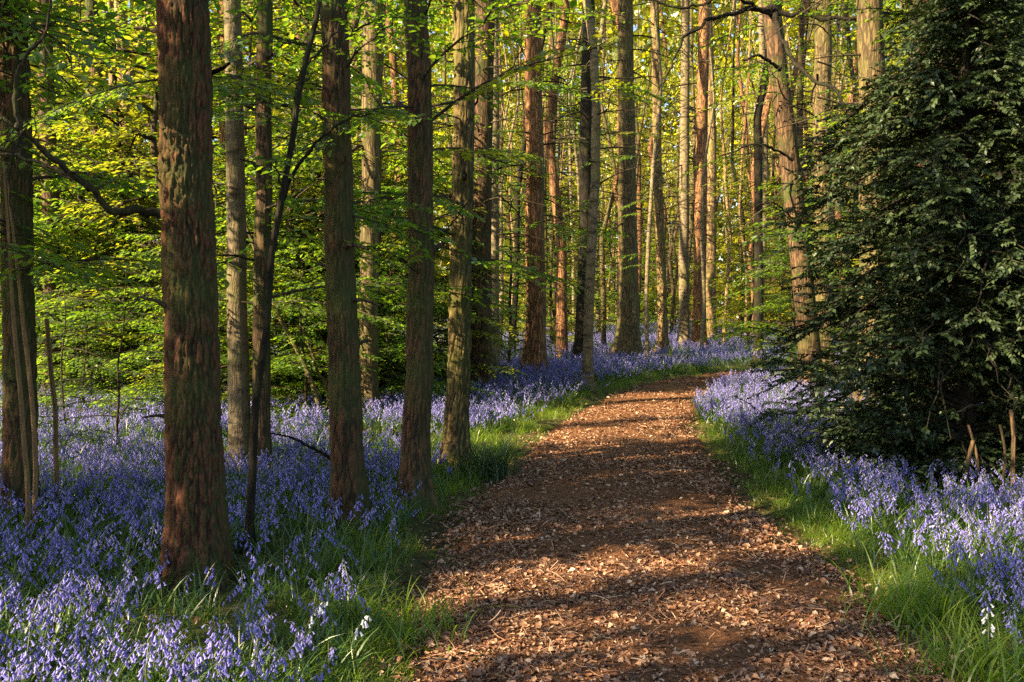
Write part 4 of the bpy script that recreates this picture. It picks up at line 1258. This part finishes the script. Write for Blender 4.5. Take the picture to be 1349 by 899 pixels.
# single tussocks one can point at
for (u, v, nb, h, w_, mat, sp, lab) in (
        (640, 630, 260, .46, .010, 'leaf_dark', .13, "dark green tussock of arching blades at the foot of the mossy trunk"),
        (1215, 818, 300, .33, .009, 'grass', .17, "bright yellow-green tussock at the path's edge on the holly's side"),
        (1305, 897, 260, .30, .009, 'grass', .16, "bright tussock in the lower corner below the holly's bluebells"),
        (535, 838, 220, .27, .008, 'grass', .15, "vivid green tussock at the path's edge on the furrowed pine's side")):
    g = ground_at(u, v)
    rr = np.random.default_rng(u)
    V, F, q = blades(rr, nb, h, w_, sp, .95, 5)
    B = Bag(); B.add(V, F, 0, q)
    o = link("grass_tussock", B.build("grass_tussock", M[mat]), None, (g.x, g.y, gz(g.x, g.y) - .01))
    tag(o, lab, "grass tussock")

# ------------------------------------------------------------------ leaf litter on the path
LT = []
for k in range(8):
    r = np.random.default_rng(500 + k)
    ln = r.uniform(.017, .040); wd_ = ln * r.uniform(.4, .75)
    u = np.array([0, .3, .65, 1.0]); wv = np.array([.05, 1, .8, .04]) * wd_ * .5
    cu = r.uniform(-.5, 1.0); cr = r.uniform(.15, .8)
    V = []
    for a, b in zip(u, wv):
        zc = cu * ln * (a - .5) ** 2
        V += [(ln * (a - .5), -b, zc + cr * b + r.normal(0, .002)), (ln * (a - .5), 0, zc), (ln * (a - .5), b, zc + cr * b + r.normal(0, .002))]
    F = [(i * 3 + j, i * 3 + j + 1, i * 3 + j + 4, i * 3 + j + 3) for i in range(3) for j in range(2)]
    LT.append(mesh("fallen_leaf", np.array(V), [np.array(F)], M['litter'], {"rnd": r.random(len(V))}))
for k in range(3):
    r = np.random.default_rng(520 + k)
    V, F = tube(smoothpath([(-.06, 0, 0), (-.02, r.normal(0, .008), .004), (.03, r.normal(0, .01), 0), (.07, r.normal(0, .012), .003)], 7), np.linspace(.003, .0016, 7), 4)
    LT.append(mesh("fallen_twig", V, [F], M['litter'], {"rnd": np.full(len(V), .4)}))


def path_z(x, y):
    p = fbm(np.stack([x * 2, y * 2, np.zeros_like(x)], 1), 5, 4)
    return .014 + .03 * (p - .3) + .008


lx, ly = [], []
for (y0, y1, dn) in ((2.4, 6, 4800), (6, 10, 2900), (10, 16, 1100), (16, 25, 520)):
    x, y = cells(-2.2, 9 if y1 > 16 else 4.5, y0, y1, dn)
    s = path_sd(x, y)
    k = (s < rs.normal(.06, .12, len(x))) & (np.clip((patch(x, y, 1.1, 61) - .30) * 4.5 + .35 * np.clip(1 + s / .35, 0, 1), .12, 1) > rs.random(len(x)))
    lx.append(x[k]); ly.append(y[k])
x, y = map(np.concatenate, (lx, ly))
# a thinner scatter under the plants
x2, y2 = cells(-7, 8, 2.4, 14, 40)
x = np.concatenate([x, x2]); y = np.concatenate([y, y2])
s = path_sd(x, y)
z = np.where(s < 0, path_z(x, y), ground_z(x, y) + .01) + rs.random(len(x)) * .012
n = len(x)
order = np.argsort(y + 10 * (s > -.05) + 10 * (np.abs(x) > .5 * y) + 10 * (y < 4.05))
one = order[:300]
for i in one:
    link("fallen_leaf", LT[int(rs.integers(8))], path_o, (x[i], y[i], z[i] + .004), (rs.normal(0, .35), rs.normal(0, .35), rs.uniform(0, 6.28)), rs.uniform(.6, 1.25))
rest = np.ones(n, bool); rest[one] = False
x, y, z = x[rest], y[rest], z[rest]
n = len(x)
idx = np.where(rs.random(n) < .06, rs.integers(8, 11, n), rs.integers(0, 8, n))
scatter("leaf_litter", np.stack([x, y, z], 1), np.stack([rs.normal(0, .38, n), rs.normal(0, .38, n), rs.uniform(0, 6.28, n)], 1),
        (.4 + .95 * rs.random(n) ** 1.6) * np.interp(y, [6, 16, 25], [1, 1.3, 1.7]), idx, LT, "brown and rust fallen leaves and twigs lying thickly over the path", "fallen leaves")
